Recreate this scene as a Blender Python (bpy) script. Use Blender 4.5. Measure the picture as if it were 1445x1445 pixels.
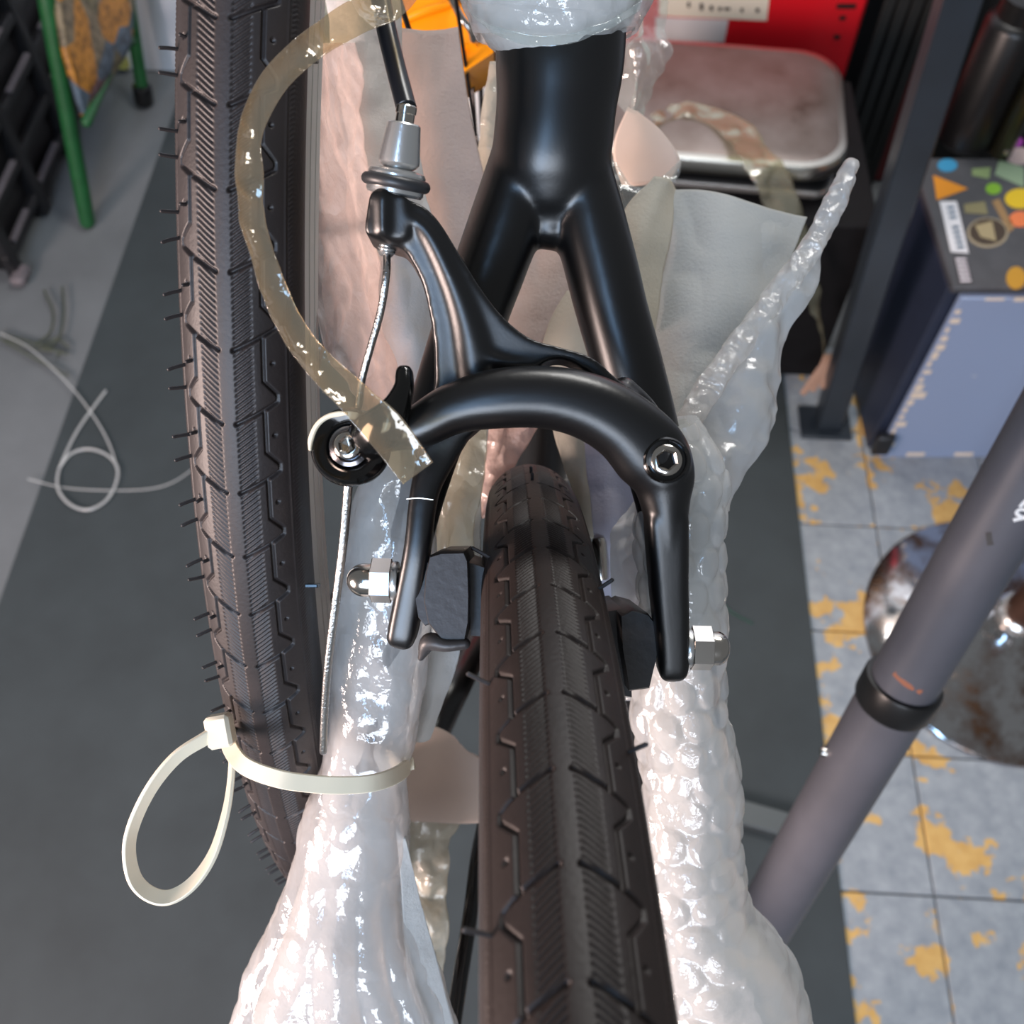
import bpy, math, random
import numpy as np
from mathutils import Vector, Matrix

# ------------------------------------------------------------------ clear
for o in list(bpy.data.objects):
    bpy.data.objects.remove(o, do_unlink=True)
scene = bpy.context.scene
col = scene.collection
random.seed(4)
rng = np.random.default_rng(7)

# ------------------------------------------------------------------ camera
F = 1445.0                      # focal length in pixels of the 1445 frame
CAMH = 1.49
TILT = math.radians(32)         # 58 degrees below the horizon
AX = np.array([1, 0, 0.0])
AY = np.array([0, math.cos(TILT), math.sin(TILT)])
AZ = np.array([0, -math.sin(TILT), math.cos(TILT)])
CO = np.array([0, 0, CAMH])
cam_d = bpy.data.cameras.new('camera')
cam = bpy.data.objects.new('camera', cam_d)
col.objects.link(cam)
cam.location = CO
cam.rotation_euler = (TILT, 0, 0)
cam_d.sensor_width = 36
cam_d.lens = 36.0 * F / 1445.0
cam_d.clip_start = 0.01
cam_d.dof.use_dof = True
cam_d.dof.focus_distance = 0.25
cam_d.dof.aperture_fstop = 22
scene.camera = cam

# ------------------------------------------------------------------ world and light
world = bpy.data.worlds.new('world')
scene.world = world
world.use_nodes = True
bg = world.node_tree.nodes['Background']
bg.inputs[0].default_value = (0.93, 0.96, 1.0, 1)
bg.inputs[1].default_value = 0.18


def cam_vec(x, y, z):
    return AX * x + AY * y + AZ * z


def area(name, campos, target, size, power, color, size_y=None):
    l = bpy.data.lights.new(name, 'AREA')
    l.energy = power
    l.color = color
    l.size = size
    if size_y:
        l.shape = 'RECTANGLE'
        l.size_y = size_y
    o = bpy.data.objects.new(name, l)
    col.objects.link(o)
    p = CO + cam_vec(*campos)
    t = CO + cam_vec(*target)
    o.location = p
    o.rotation_euler = Vector(t - p).to_track_quat('-Z', 'Y').to_euler()
    return o


# daylight from the open shop front behind the photographer, and a warm bounce from the left of it
area('daylight_doorway', (-0.55, -1.70, 2.0), (0, 0, -0.3), 1.7, 70, (0.80, 0.88, 1.0), 1.3)
area('blue_sky_window', (-0.42, -0.65, 1.4), (0, 0, -0.3), 0.24, 13, (0.36, 0.62, 1.0), 1.5)
area('warm_sun_bounce', (-1.55, -0.55, 0.12), (0, 0, -0.3), 0.7, 66, (1.0, 0.77, 0.69))
area('background_fill', tuple(np.array([np.dot(np.array([.5, 1.5, .95]), q) for q in (AX, AY, AZ)])), tuple(np.array([np.dot(np.array([.3, 1.3, -1.4]), q) for q in (AX, AY, AZ)])), 0.9, 26, (1.0, 0.98, 0.95), 0.5)  # unseen overhead fill, added to light the background

vs = scene.view_settings
vs.view_transform = 'Standard'
vs.look = 'None'
vs.exposure = 0.0
vs.gamma = 1.0
vs.use_curve_mapping = False

# ------------------------------------------------------------------ helpers: points


def P(px, py, d):
    """pixel of the 1445 frame at depth d (metres) -> world"""
    return CO + AX * ((px - 722.5) / F * d) + AY * ((722.5 - py) / F * d) - AZ * d


def G(px, py, h=0.0):
    """pixel -> point on the horizontal plane z = h"""
    r = AX * ((px - 722.5) / F) + AY * ((722.5 - py) / F) - AZ
    t = (h - CAMH) / r[2]
    return CO + r * t


def W(c):
    """camera-space vector(s) -> world point(s)"""
    c = np.atleast_2d(c)
    return CO + c[:, :1] * AX + c[:, 1:2] * AY + c[:, 2:3] * AZ


def nrm(v):
    v = np.asarray(v, float)
    return v / (np.linalg.norm(v, axis=-1, keepdims=True) + 1e-12)


def catmull(pts, n):
    pts = np.asarray(pts, float)
    m = len(pts)
    if m == 2:
        t = np.linspace(0, 1, n)[:, None]
        return pts[0] * (1 - t) + pts[1] * t
    t = np.linspace(0, m - 1, n)
    i = np.clip(t.astype(int), 0, m - 2)
    f = (t - i)[:, None]
    p0 = np.where((i > 0)[:, None], pts[np.maximum(i - 1, 0)], 2 * pts[0] - pts[1])
    p1, p2 = pts[i], pts[i + 1]
    p3 = np.where((i < m - 2)[:, None], pts[np.minimum(i + 2, m - 1)], 2 * pts[-1] - pts[-2])
    return 0.5 * (2 * p1 + (p2 - p0) * f + (2 * p0 - 5 * p1 + 4 * p2 - p3) * f**2 + (3 * p1 - p0 - 3 * p2 + p3) * f**3)


def _hash(i):
    i = (i.astype(np.int64) * np.array([73856093, 19349663, 83492791])).sum(-1)
    i = (i ^ (i >> 13)) * 1274126177
    i = i ^ (i >> 16)
    return (i & 0xffff) / 65535.0


def vnoise(p):
    p = np.asarray(p, float)
    i = np.floor(p).astype(np.int64)
    f = p - i
    f = f * f * (3 - 2 * f)
    r = 0
    for a in (0, 1):
        for b in (0, 1):
            for c in (0, 1):
                w = (f[..., 0] if a else 1 - f[..., 0]) * (f[..., 1] if b else 1 - f[..., 1]) * (f[..., 2] if c else 1 - f[..., 2])
                r = r + w * _hash(i + np.array([a, b, c]))
    return r * 2 - 1


def fbm(p, o=3):
    r, a = 0, 1.0
    for k in range(o):
        r = r + a * vnoise(np.asarray(p) * 2**k + 17.3 * k)
        a *= 0.5
    return r


def ridged(p, o=3):
    r, a = 0, 1.0
    for k in range(o):
        r = r + a * (1 - np.abs(vnoise(np.asarray(p) * 2**k + 9.1 * k)) * 2)
        a *= 0.5
    return r

# ------------------------------------------------------------------ helpers: objects


WLOC = {}


def empty(name, loc, label=None, cat=None, group=None, kind=None):
    o = bpy.data.objects.new(name, None)
    o.empty_display_size = 0.01
    col.objects.link(o)
    o.location = loc
    WLOC[o.name] = np.array(loc, float)
    tag(o, label, cat, group, kind)
    return o


def tag(o, label=None, cat=None, group=None, kind=None):
    if label: o['label'] = label
    if cat: o['category'] = cat
    if group: o['group'] = group
    if kind: o['kind'] = kind
    return o


def place(o, parent, wloc):
    WLOC[o.name] = np.array(wloc, float)
    if parent is not None:
        o.parent = parent
        o.location = np.array(wloc) - WLOC[parent.name]
    else:
        o.location = wloc


def mk(name, verts, faces, mat, parent=None, smooth=True, label=None, cat=None, group=None, kind=None, angle=None):
    verts = np.asarray(verts, float)
    c = verts.mean(0)
    if parent is None:
        c = np.array([c[0], c[1], verts[:, 2].min()])
    me = bpy.data.meshes.new(name)
    loc = (verts - c).astype(np.float32)
    if isinstance(faces, np.ndarray) and faces.ndim == 2:
        k = faces.shape[1]
        me.vertices.add(len(loc))
        me.vertices.foreach_set('co', loc.ravel())
        me.loops.add(faces.size)
        me.loops.foreach_set('vertex_index', faces.astype(np.int32).ravel())
        me.polygons.add(len(faces))
        me.polygons.foreach_set('loop_start', np.arange(0, faces.size, k, dtype=np.int32))
        me.update(calc_edges=True)
        me.validate()
    else:
        me.from_pydata(loc.tolist(), [], [list(map(int, f)) for f in faces])
        me.update()
    if smooth:
        me.polygons.foreach_set('use_smooth', np.ones(len(me.polygons), bool))
        if angle:
            me.set_sharp_from_angle(angle=math.radians(angle))
    me.materials.append(mat)
    o = bpy.data.objects.new(name, me)
    col.objects.link(o)
    place(o, parent, c)
    tag(o, label, cat, group, kind)
    return o


def join(*parts):
    V, Fs, n = [], [], 0
    for v, f in parts:
        v = np.asarray(v, float)
        V.append(v)
        Fs += [[int(i) + n for i in q] for q in f]
        n += len(v)
    return np.vstack(V), Fs


def grid_faces(nu, nv, cu=False, cv=False):
    """index of (i,j) = i*nv + j"""
    I = np.arange(nu if cu else nu - 1)
    J = np.arange(nv if cv else nv - 1)
    i, j = np.meshgrid(I, J, indexing='ij')
    i2, j2 = (i + 1) % nu, (j + 1) % nv
    return np.stack([i * nv + j, i * nv + j2, i2 * nv + j2, i2 * nv + j], -1).reshape(-1, 4)


def frames(path, ref):
    T = nrm(np.gradient(path, axis=0))
    S = nrm(np.cross(T, ref))
    U = np.cross(S, T)
    return T, S, U


def sweep_raw(path, a, b, seg=20, ex=2.0, ref=None, cap=1.0, closed=False):
    """swept superellipse: half width a across the view, half thickness b"""
    path = np.asarray(path, float)
    n = len(path)
    a = np.broadcast_to(a, n).astype(float)
    b = np.broadcast_to(b, n).astype(float)
    T, S, U = frames(path, AZ if ref is None else ref)
    if cap and not closed:
        k = 5
        L0 = min(a[0], b[0]) * cap
        L1 = min(a[-1], b[-1]) * cap
        th = np.linspace(math.pi / 2, 0, k, endpoint=False)
        pre = [(path[0] - T[0] * L0 * math.sin(t), max(math.cos(t), .02)) for t in th]
        post = [(path[-1] + T[-1] * L1 * math.sin(t), max(math.cos(t), .02)) for t in th[::-1]]
        path = np.vstack([[p for p, _ in pre], path, [p for p, _ in post]])
        s = np.r_[[c for _, c in pre], np.ones(n), [c for _, c in post]]
        a = np.r_[np.full(k, a[0]), a, np.full(k, a[-1])] * s
        b = np.r_[np.full(k, b[0]), b, np.full(k, b[-1])] * s
        S = np.vstack([np.repeat(S[:1], k, 0), S, np.repeat(S[-1:], k, 0)])
        U = np.vstack([np.repeat(U[:1], k, 0), U, np.repeat(U[-1:], k, 0)])
        n = len(path)
    th = np.linspace(0, 2 * math.pi, seg, endpoint=False)
    c, s = np.cos(th), np.sin(th)
    cx = np.sign(c) * np.abs(c)**(2 / ex)
    sx = np.sign(s) * np.abs(s)**(2 / ex)
    V = path[:, None] + S[:, None] * (a[:, None, None] * cx[None, :, None]) + U[:, None] * (b[:, None, None] * sx[None, :, None])
    Fc = grid_faces(n, seg, closed, True).tolist()
    if not closed:
        Fc.append(list(range(seg))[::-1])
        Fc.append(list(range((n - 1) * seg, n * seg)))
    return V.reshape(-1, 3), Fc


def sweep(ctrl, n=40, seg=20, ex=2.0, cap=1.0):
    """ctrl rows: px, py, depth, half width in px, half thickness in m"""
    c = catmull(ctrl, n)
    path = np.array([P(*r[:3]) for r in c])
    return sweep_raw(path, c[:, 3] * c[:, 2] / F, c[:, 4], seg, ex, cap=cap)


def tube(ctrl, r, n=60, seg=10, cap=1.0):
    c = catmull(ctrl, n)
    path = np.array([P(*q[:3]) for q in c])
    return sweep_raw(path, r, r, seg, cap=cap)


def tube_w(pts, r, n=60, seg=10, cap=1.0, ref=None):
    return sweep_raw(catmull(pts, n), r, r, seg, cap=cap, ref=ref)


def basis_of(axis):
    z = nrm(axis)
    x = np.cross(z, [0.3, 0.5, 0.81])
    x = nrm(x)
    return x, np.cross(z, x), z


def lathe(profile, origin, axis, seg=32, xref=None):
    x, y, z = basis_of(axis)
    if xref is not None:
        x = nrm(xref - z * np.dot(xref, z))
        y = np.cross(z, x)
    th = np.linspace(0, 2 * math.pi, seg, endpoint=False)
    V = []
    for r, h in profile:
        V.append(origin + z * h + r * (np.cos(th)[:, None] * x + np.sin(th)[:, None] * y))
    n = len(profile)
    Fc = grid_faces(n, seg, False, True).tolist()
    if profile[0][0] > 1e-6: Fc.append(list(range(seg))[::-1])
    if profile[-1][0] > 1e-6: Fc.append(list(range((n - 1) * seg, n * seg)))
    return np.vstack(V), Fc


def torus(R, r, origin, axis, seg=40, sub=12):
    x, y, z = basis_of(axis)
    t = np.linspace(0, 2 * math.pi, seg, endpoint=False)
    s = np.linspace(0, 2 * math.pi, sub, endpoint=False)
    d = np.cos(t)[:, None] * x + np.sin(t)[:, None] * y
    V = origin + d[:, None] * (R + r * np.cos(s))[None, :, None] + z * (r * np.sin(s))[None, :, None]
    return V.reshape(-1, 3), grid_faces(seg, sub, True, True).tolist()


def hexprism(r, h0, h1, origin, axis, bev=0.0006, xref=None):
    x, y, z = basis_of(axis)
    if xref is not None:
        x = nrm(xref - z * np.dot(xref, z))
        y = np.cross(z, x)
    th = np.arange(6) * math.pi / 3
    rings = [(r - bev, h0), (r, h0 + bev), (r, h1 - bev), (r - bev, h1)]
    V = np.vstack([origin + z * h + q * (np.cos(th)[:, None] * x + np.sin(th)[:, None] * y) for q, h in rings])
    Fc = grid_faces(4, 6, False, True).tolist() + [list(range(6))[::-1], list(range(18, 24))]
    return V, Fc


def socket_head(R, H, hexr, depth, origin, axis):
    """cylinder head with a hexagonal socket, top at H"""
    x, y, z = basis_of(axis)
    n = 36
    th = np.linspace(0, 2 * math.pi, n, endpoint=False)
    c = np.cos(th)[:, None] * x + np.sin(th)[:, None] * y
    hx = hexr * math.cos(math.pi / 6) / np.cos((th % (math.pi / 3)) - math.pi / 6)
    rings = [origin + c * R, origin + c * R + z * (H - .0005), origin + c * (R - .0006) + z * H,
             origin + c * (hx[:, None] + .0004) + z * H, origin + c * hx[:, None] + z * (H - .0004),
             origin + c * hx[:, None] + z * (H - depth), origin + c * 1e-5 + z * (H - depth - .0004)]
    return np.vstack(rings), grid_faces(len(rings), n, False, True).tolist()


def box(center, sx, sy, sz, rot=None, bev=0.0):
    """bevelled box; rot = 3x3 with columns as axes"""
    R = np.eye(3) if rot is None else rot
    h = np.array([sx, sy, sz]) / 2
    b = min(bev, h.min() * .9)
    pts = []
    if b <= 0:
        for i in (-1, 1):
            for j in (-1, 1):
                for k in (-1, 1):
                    pts.append([i * h[0], j * h[1], k * h[2]])
        Fc = [(0, 1, 3, 2), (4, 6, 7, 5), (0, 4, 5, 1), (2, 3, 7, 6), (0, 2, 6, 4), (1, 5, 7, 3)]
        return np.array(pts) @ R.T + center, Fc
    idx = {}
    for i in (-1, 1):
        for j in (-1, 1):
            for k in (-1, 1):
                s = np.array([i, j, k])
                for a in range(3):
                    q = s * (h - b)
                    q[a] = s[a] * h[a]
                    idx[(i, j, k, a)] = len(pts)
                    pts.append(q)
    Fc = []
    for a in range(3):
        o1, o2 = [q for q in range(3) if q != a]
        for sa in (-1, 1):
            f = []
            for s1, s2 in ((-1, -1), (1, -1), (1, 1), (-1, 1)):
                s = [0, 0, 0]
                s[a], s[o1], s[o2] = sa, s1, s2
                f.append(idx[(*s, a)])
            Fc.append(f)
    for a in range(3):          # edges along axis a
        o1, o2 = [q for q in range(3) if q != a]
        for s1 in (-1, 1):
            for s2 in (-1, 1):
                f = []
                for sa, fa in ((-1, o1), (1, o1), (1, o2), (-1, o2)):
                    s = [0, 0, 0]
                    s[a], s[o1], s[o2] = sa, s1, s2
                    f.append(idx[(*s, fa)])
                Fc.append(f)
    for i in (-1, 1):
        for j in (-1, 1):
            for k in (-1, 1):
                Fc.append([idx[(i, j, k, a)] for a in range(3)])
    return np.array(pts) @ R.T + center, Fc


def fix_normals(o):
    import bmesh
    bm = bmesh.new()
    bm.from_mesh(o.data)
    bmesh.ops.recalc_face_normals(bm, faces=bm.faces)
    bm.to_mesh(o.data)
    bm.free()


def part(name, vf, mat, parent=None, smooth=True, angle=40, **k):
    o = mk(name, vf[0], vf[1], mat, parent, smooth, angle=angle, **k)
    fix_normals(o)
    return o


def fused(name, vf, mat, parent, voxel, smooth_it=8, **k):
    """weld overlapping solids into one continuous smooth surface"""
    o = mk(name, vf[0], vf[1], mat, None)
    fix_normals(o)
    m = o.modifiers.new('r', 'REMESH')
    m.mode = 'VOXEL'
    m.voxel_size = voxel
    s = o.modifiers.new('s', 'SMOOTH')
    s.factor = 0.5
    s.iterations = smooth_it
    bpy.context.view_layer.update()
    dg = bpy.context.evaluated_depsgraph_get()
    me = bpy.data.meshes.new_from_object(o.evaluated_get(dg))
    v = np.empty(len(me.vertices) * 3, np.float32)
    me.vertices.foreach_get('co', v)
    v = v.reshape(-1, 3) + np.array(o.location)
    f = [list(p.vertices) for p in me.polygons]
    bpy.data.objects.remove(o, do_unlink=True)
    bpy.data.meshes.remove(me)
    o = mk(name, v, f, mat, parent, True, **k)
    fix_normals(o)
    return o


def loft_grid(rows, nu, nv):
    """rows of (px,py,d) control points -> nu x nv world grid"""
    R = np.stack([catmull(np.array(r, float), nv) for r in rows])
    R = np.stack([catmull(R[:, j], nu) for j in range(nv)], 1)
    return np.array([[P(*q) for q in r] for r in R])


def grid_normals(Gd):
    return nrm(np.cross(np.gradient(Gd, axis=1), np.gradient(Gd, axis=0)))


def shell(Gd, thick):
    nu, nv, _ = Gd.shape
    N = grid_normals(Gd)
    A = (Gd + N * thick / 2).reshape(-1, 3)
    B = (Gd - N * thick / 2).reshape(-1, 3)
    f = grid_faces(nu, nv)
    n = nu * nv
    side = []
    ring = [i * nv for i in range(nu)] + [(nu - 1) * nv + j for j in range(1, nv)] + [i * nv + nv - 1 for i in range(nu - 2, -1, -1)] + [j for j in range(nv - 2, 0, -1)]
    for a, b in zip(ring, ring[1:] + ring[:1]):
        side.append([a, b, b + n, a + n])
    return np.vstack([A, B]), np.vstack([f, f[:, ::-1] + n, np.array(side)])


def sheet(name, rows, mat, thick=.001, nu=60, nv=60, amp=.002, freq=40, crease=0., cfreq=60, parent=None, seed=0, ragged=0., **k):
    Gd = loft_grid(rows, nu, nv)
    N = grid_normals(Gd)
    q = Gd + seed * 3.7
    d = amp * fbm(q * freq, 3)
    if crease:
        d = d + crease * ridged(q * cfreq, 2)
    Gd = Gd + N * d[..., None]
    if ragged:
        du = np.gradient(Gd, axis=0)
        w = np.linspace(0, 1, nu)[:, None, None]
        Gd = Gd + nrm(du) * ragged * vnoise(q * 400)[..., None] * (w**8)
    v, f = shell(Gd, thick)
    return mk(name, v, f, mat, parent, True, **k)

# ------------------------------------------------------------------ materials


def lin(c):
    return tuple((x / 255 / 12.92 if x / 255 <= .04045 else ((x / 255 + .055) / 1.055)**2.4) for x in c) + (1,)


class NT:
    def __init__(s, name):
        s.m = bpy.data.materials.new(name)
        s.m.use_nodes = True
        s.t = s.m.node_tree
        s.b = s.t.nodes['Principled BSDF']
        s.out = s.t.nodes['Material Output']

    def n(s, typ, **kw):
        x = s.t.nodes.new(typ)
        for k, v in kw.items():
            setattr(x, k, v)
        return x

    def l(s, a, b):
        s.t.links.new(a, b)

    def noise(s, scale, detail=3, rough=.5, pos=True, out='Fac', coord=None):
        x = s.n('ShaderNodeTexNoise')
        x.inputs['Scale'].default_value = scale
        x.inputs['Detail'].default_value = detail
        x.inputs['Roughness'].default_value = rough
        if pos:
            g = s.n('ShaderNodeTexCoord')
            s.l(g.outputs['Object'], x.inputs['Vector'])
        if coord is not None:
            s.l(coord, x.inputs['Vector'])
        return x.outputs[out]

    def ramp(s, src, stops):
        r = s.n('ShaderNodeValToRGB')
        e = r.color_ramp.elements
        while len(e) < len(stops):
            e.new(.5)
        for q, (p, c) in zip(e, stops):
            q.position = p
            q.color = c if len(c) == 4 else (*c, 1)
        s.l(src, r.inputs[0])
        return r.outputs[0]

    def bump(s, src, strength, dist):
        b = s.n('ShaderNodeBump')
        b.inputs['Strength'].default_value = strength
        b.inputs['Distance'].default_value = dist
        s.l(src, b.inputs['Height'])
        return b.outputs[0]


def simple(name, rgb, rough=.5, metal=0., var=0., vscale=30, bump=0., bscale=200, bdist=.0005, spec=.5, coat=0., srgb=True):
    t = NT(name)
    c = lin(rgb) if srgb else (*rgb, 1)
    t.b.inputs['Base Color'].default_value = c
    t.b.inputs['Roughness'].default_value = rough
    t.b.inputs['Metallic'].default_value = metal
    t.b.inputs['Specular IOR Level'].default_value = spec
    if coat:
        t.b.inputs['Coat Weight'].default_value = coat
        t.b.inputs['Coat Roughness'].default_value = .1
    if var:
        n = t.noise(vscale, 4, .6)
        lo = tuple(max(0, q * (1 - var)) for q in c[:3])
        hi = tuple(min(1, q * (1 + var)) for q in c[:3])
        t.l(t.ramp(n, [(.3, lo), (.7, hi)]), t.b.inputs['Base Color'])
    if bump:
        t.l(t.bump(t.noise(bscale, 3), bump, bdist), t.b.inputs['Normal'])
    return t.m


def film(name, tint, alpha, rough=.08, bump=.5, bscale=90, milky=.45, bdist=.004, gloss=.07):
    """thin wrinkled plastic: clear, part milky, shiny"""
    t = NT(name)
    tr = t.n('ShaderNodeBsdfTransparent')
    tr.inputs[0].default_value = (*tint, 1)
    t.b.inputs['Base Color'].default_value = (*tint, 1)
    t.b.inputs['Roughness'].default_value = rough
    t.b.inputs['Specular IOR Level'].default_value = .6
    tl = t.n('ShaderNodeBsdfTranslucent')
    tl.inputs[0].default_value = (*tint, 1)
    n1 = t.noise(bscale * 2.5, 3, .6)
    vor = t.n('ShaderNodeTexVoronoi', feature='F1')
    vor.inputs['Scale'].default_value = bscale * .9
    g = t.n('ShaderNodeTexCoord')
    wob = t.n('ShaderNodeVectorMath', operation='ADD')
    t.l(g.outputs['Object'], wob.inputs[0])
    sc = t.n('ShaderNodeVectorMath', operation='SCALE')
    sc.inputs['Scale'].default_value = .02
    nn = t.noise(bscale * .5, 2, out='Color')
    t.l(nn, sc.inputs[0])
    t.l(sc.outputs[0], wob.inputs[1])
    t.l(wob.outputs[0], vor.inputs['Vector'])
    ad = t.n('ShaderNodeMath', operation='ADD')
    hf = t.n('ShaderNodeMath', operation='MULTIPLY')
    hf.inputs[1].default_value = .35
    t.l(n1, hf.inputs[0])
    t.l(hf.outputs[0], ad.inputs[0])
    t.l(vor.outputs['Distance'], ad.inputs[1])
    bm = t.bump(ad.outputs[0], bump, bdist)
    t.l(bm, t.b.inputs['Normal'])
    m1 = t.n('ShaderNodeMixShader')
    m1.inputs[0].default_value = milky
    t.l(t.b.outputs[0], m1.inputs[1])
    t.l(tl.outputs[0], m1.inputs[2])
    m2 = t.n('ShaderNodeMixShader')
    m2.inputs[0].default_value = alpha
    t.l(tr.outputs[0], m2.inputs[1])
    t.l(m1.outputs[0], m2.inputs[2])
    gl = t.n('ShaderNodeBsdfGlossy')
    gl.inputs['Roughness'].default_value = rough
    t.l(bm, gl.inputs['Normal'])
    m3 = t.n('ShaderNodeMixShader')
    m3.inputs[0].default_value = gloss
    t.l(m2.outputs[0], m3.inputs[1])
    t.l(gl.outputs[0], m3.inputs[2])
    t.l(m3.outputs[0], t.out.inputs[0])
    return t.m


def foam(name, rgb, trans=.4, sparkle=.25):
    t = NT(name)
    t.b.inputs['Base Color'].default_value = lin(rgb)
    t.b.inputs['Roughness'].default_value = .45
    tl = t.n('ShaderNodeBsdfTranslucent')
    tl.inputs[0].default_value = lin(rgb)
    m = t.n('ShaderNodeMixShader')
    m.inputs[0].default_value = trans
    b = t.bump(t.noise(700, 4, .75), sparkle * 2, .001)
    t.l(b, t.b.inputs['Normal'])
    t.l(t.b.outputs[0], m.inputs[1])
    t.l(tl.outputs[0], m.inputs[2])
    t.l(m.outputs[0], t.out.inputs[0])
    return t.m


RUBBER = simple('tyre_rubber', (42, 36, 35), .5, var=.25, vscale=60, bump=.15, bscale=900, spec=.5)
RUBBERB = simple('brownish_tyre_rubber', (38, 29, 26), .5, var=.25, vscale=60, bump=.15, bscale=900, spec=.45)
PADRUB = simple('pad_rubber', (56, 54, 54), .42, bump=.2, bscale=500)
ORING = simple('o_ring_rubber', (45, 45, 46), .4)
BLACK = simple('satin_black_paint', (14, 14, 15), .32, spec=.65, bump=.03, bscale=1500)
GLOSSB = simple('gloss_black', (8, 8, 8), .12, spec=.6)
STEEL = simple('polished_steel', (200, 195, 188), .16, 1.0)
ALU = simple('brushed_aluminium', (222, 221, 218), .26, .88, bump=.08, bscale=800)
RIM = simple('machined_rim', (206, 203, 198), .42, .12)
RIMB = simple('black_rim', (18, 18, 18), .3)
SPOKE = simple('black_spoke', (35, 32, 32), .3, .6)
WIRE = simple('steel_wire', (190, 190, 188), .3, 1.0, bump=.4, bscale=1500)
HOUSING = simple('black_housing', (20, 22, 27), .28)
NYLON = simple('white_nylon', (242, 230, 204), .35)
FOAMW = foam('white_foam', (222, 220, 216), .4)
FOAMP = foam('pinkish_foam', (214, 196, 188), .35)
FOAMB = foam('beige_foam', (212, 206, 190), .35)
FOAMG = foam('grey_white_foam', (216, 216, 211), .4)
FILM = film('bubble_film', (.94, .94, .93), .50, .10, .30, 110)
FILMC = film('crinkled_film', (.95, .94, .93), .42, .08, .40, 70, gloss=.09)
FILMB = film('beige_film', (.88, .84, .74), .5, .08, .6, 110)
TAPE = film('packing_tape', (.87, .78, .62), .13, .10, .6, 60, milky=.3, gloss=.09)
CLEAR = film('clear_bag_film', (.93, .96, .95), .14, .05, .8, 60)
CARD = simple('pale_pink_card', (226, 205, 192), .8, var=.05)

WALLM = simple('white_wall_paint', (208, 214, 222), .8, var=.04, vscale=3)
CONC = simple('grey_floor_paint', (104, 109, 112), .6, var=.12, vscale=6, bump=.1, bscale=60)
MATM = simple('dark_mat', (50, 58, 61), .7, var=.16, vscale=7, bump=.25, bscale=350)


def tile_material():
    t = NT('worn_tile_paint')
    g = t.n('ShaderNodeNewGeometry')
    n = t.noise(7.5, 5, .62, pos=False, coord=g.outputs['Position'])
    n2 = t.noise(26, 4, .6, pos=False, coord=g.outputs['Position'])
    sc = t.n('ShaderNodeMath', operation='MULTIPLY_ADD')
    sc.inputs[1].default_value = .35
    t.l(n2, sc.inputs[0])
    t.l(n, sc.inputs[2])
    oc = t.n('ShaderNodeTexCoord')
    ab = t.n('ShaderNodeVectorMath', operation='ABSOLUTE')
    t.l(oc.outputs['Object'], ab.inputs[0])
    sp = t.n('ShaderNodeSeparateXYZ')
    t.l(ab.outputs[0], sp.inputs[0])
    mxx = t.n('ShaderNodeMath', operation='MAXIMUM')
    t.l(sp.outputs[0], mxx.inputs[0])
    t.l(sp.outputs[1], mxx.inputs[1])
    dv_ = t.n('ShaderNodeMath', operation='DIVIDE')
    dv_.inputs[1].default_value = .099
    t.l(mxx.outputs[0], dv_.inputs[0])
    pw = t.n('ShaderNodeMath', operation='POWER')
    pw.inputs[1].default_value = 9
    t.l(dv_.outputs[0], pw.inputs[0])
    ed = t.n('ShaderNodeMath', operation='MULTIPLY_ADD')
    ed.inputs[1].default_value = .07
    t.l(pw.outputs[0], ed.inputs[0])
    t.l(sc.outputs[0], ed.inputs[2])
    mask = t.ramp(ed.outputs[0], [(.735, (0, 0, 0)), (.76, (1, 1, 1))])
    n3 = t.noise(40, 4, .6, pos=False, coord=g.outputs['Position'])
    grey = t.ramp(n3, [(.3, lin((126, 135, 143))), (.7, lin((152, 160, 166)))])
    yel = t.ramp(n3, [(.3, lin((188, 148, 82))), (.7, lin((206, 170, 104)))])
    m = t.n('ShaderNodeMix', data_type='RGBA')
    t.l(mask, m.inputs['Factor'])
    t.l(grey, m.inputs['A'])
    t.l(yel, m.inputs['B'])
    t.l(m.outputs['Result'], t.b.inputs['Base Color'])
    t.b.inputs['Roughness'].default_value = .55
    return t.m


TILE = tile_material()

# ------------------------------------------------------------------ the room
GA = math.atan(.053)            # the floor grid is turned a little from the view


def fl(u, v, z=0.0):
    return np.array([u * math.cos(GA) + v * math.sin(GA), -u * math.sin(GA) + v * math.cos(GA), z])


RG = np.column_stack([fl(1, 0), fl(0, 1), [0, 0, 1]])
floor = part('floor', box(fl(0, 1.2, -.054), 5.0, 6.0, .10, RG), CONC, kind='structure', label='grey painted shop floor')
WLOC[floor.name] = np.array(floor.location)
# painted square tiles on the right, one object each
tile_me = None
for iu in range(4):
    for iv in range(-2, 6):
        c = fl(.47 + .2 * iu, .832 - .2 * iv, -.002)
        if tile_me is None:
            o = part('tile', box(c, .1975, .1975, .008, RG, .0015), TILE, floor, smooth=False)
            tile_me = o.data
            off = np.array(o.location) + WLOC[floor.name] - c
        else:
            o = bpy.data.objects.new('tile', tile_me)
            col.objects.link(o)
            place(o, floor, c + off)
wall = part('wall_back', box(np.array([-.2, 2.16, 1.1]), 5.0, .1, 2.2, Matrix.Rotation(math.radians(-4), 3, 'Z') and np.array(Matrix.Rotation(math.radians(-4), 3, 'Z'))), WALLM, kind='structure', label='white painted back wall')
mat_o = part('floor_mat', box(fl(-.215, .9, .004), 1.31, 5.0, .004, RG, .001), MATM, smooth=False,
             label='dark grey rubber mat laid as a walkway on the floor', cat='mat')

# ------------------------------------------------------------------ wheels


def wbasis(a, b):
    n = nrm(np.array([1, a, b]))
    u = np.array([0, 1.0, 0])
    u = nrm(u - n * (u @ n))
    v = np.cross(n, u)
    return n, u, v


TR = .014                        # tyre tube radius
WR = .336                        # outer radius


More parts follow.
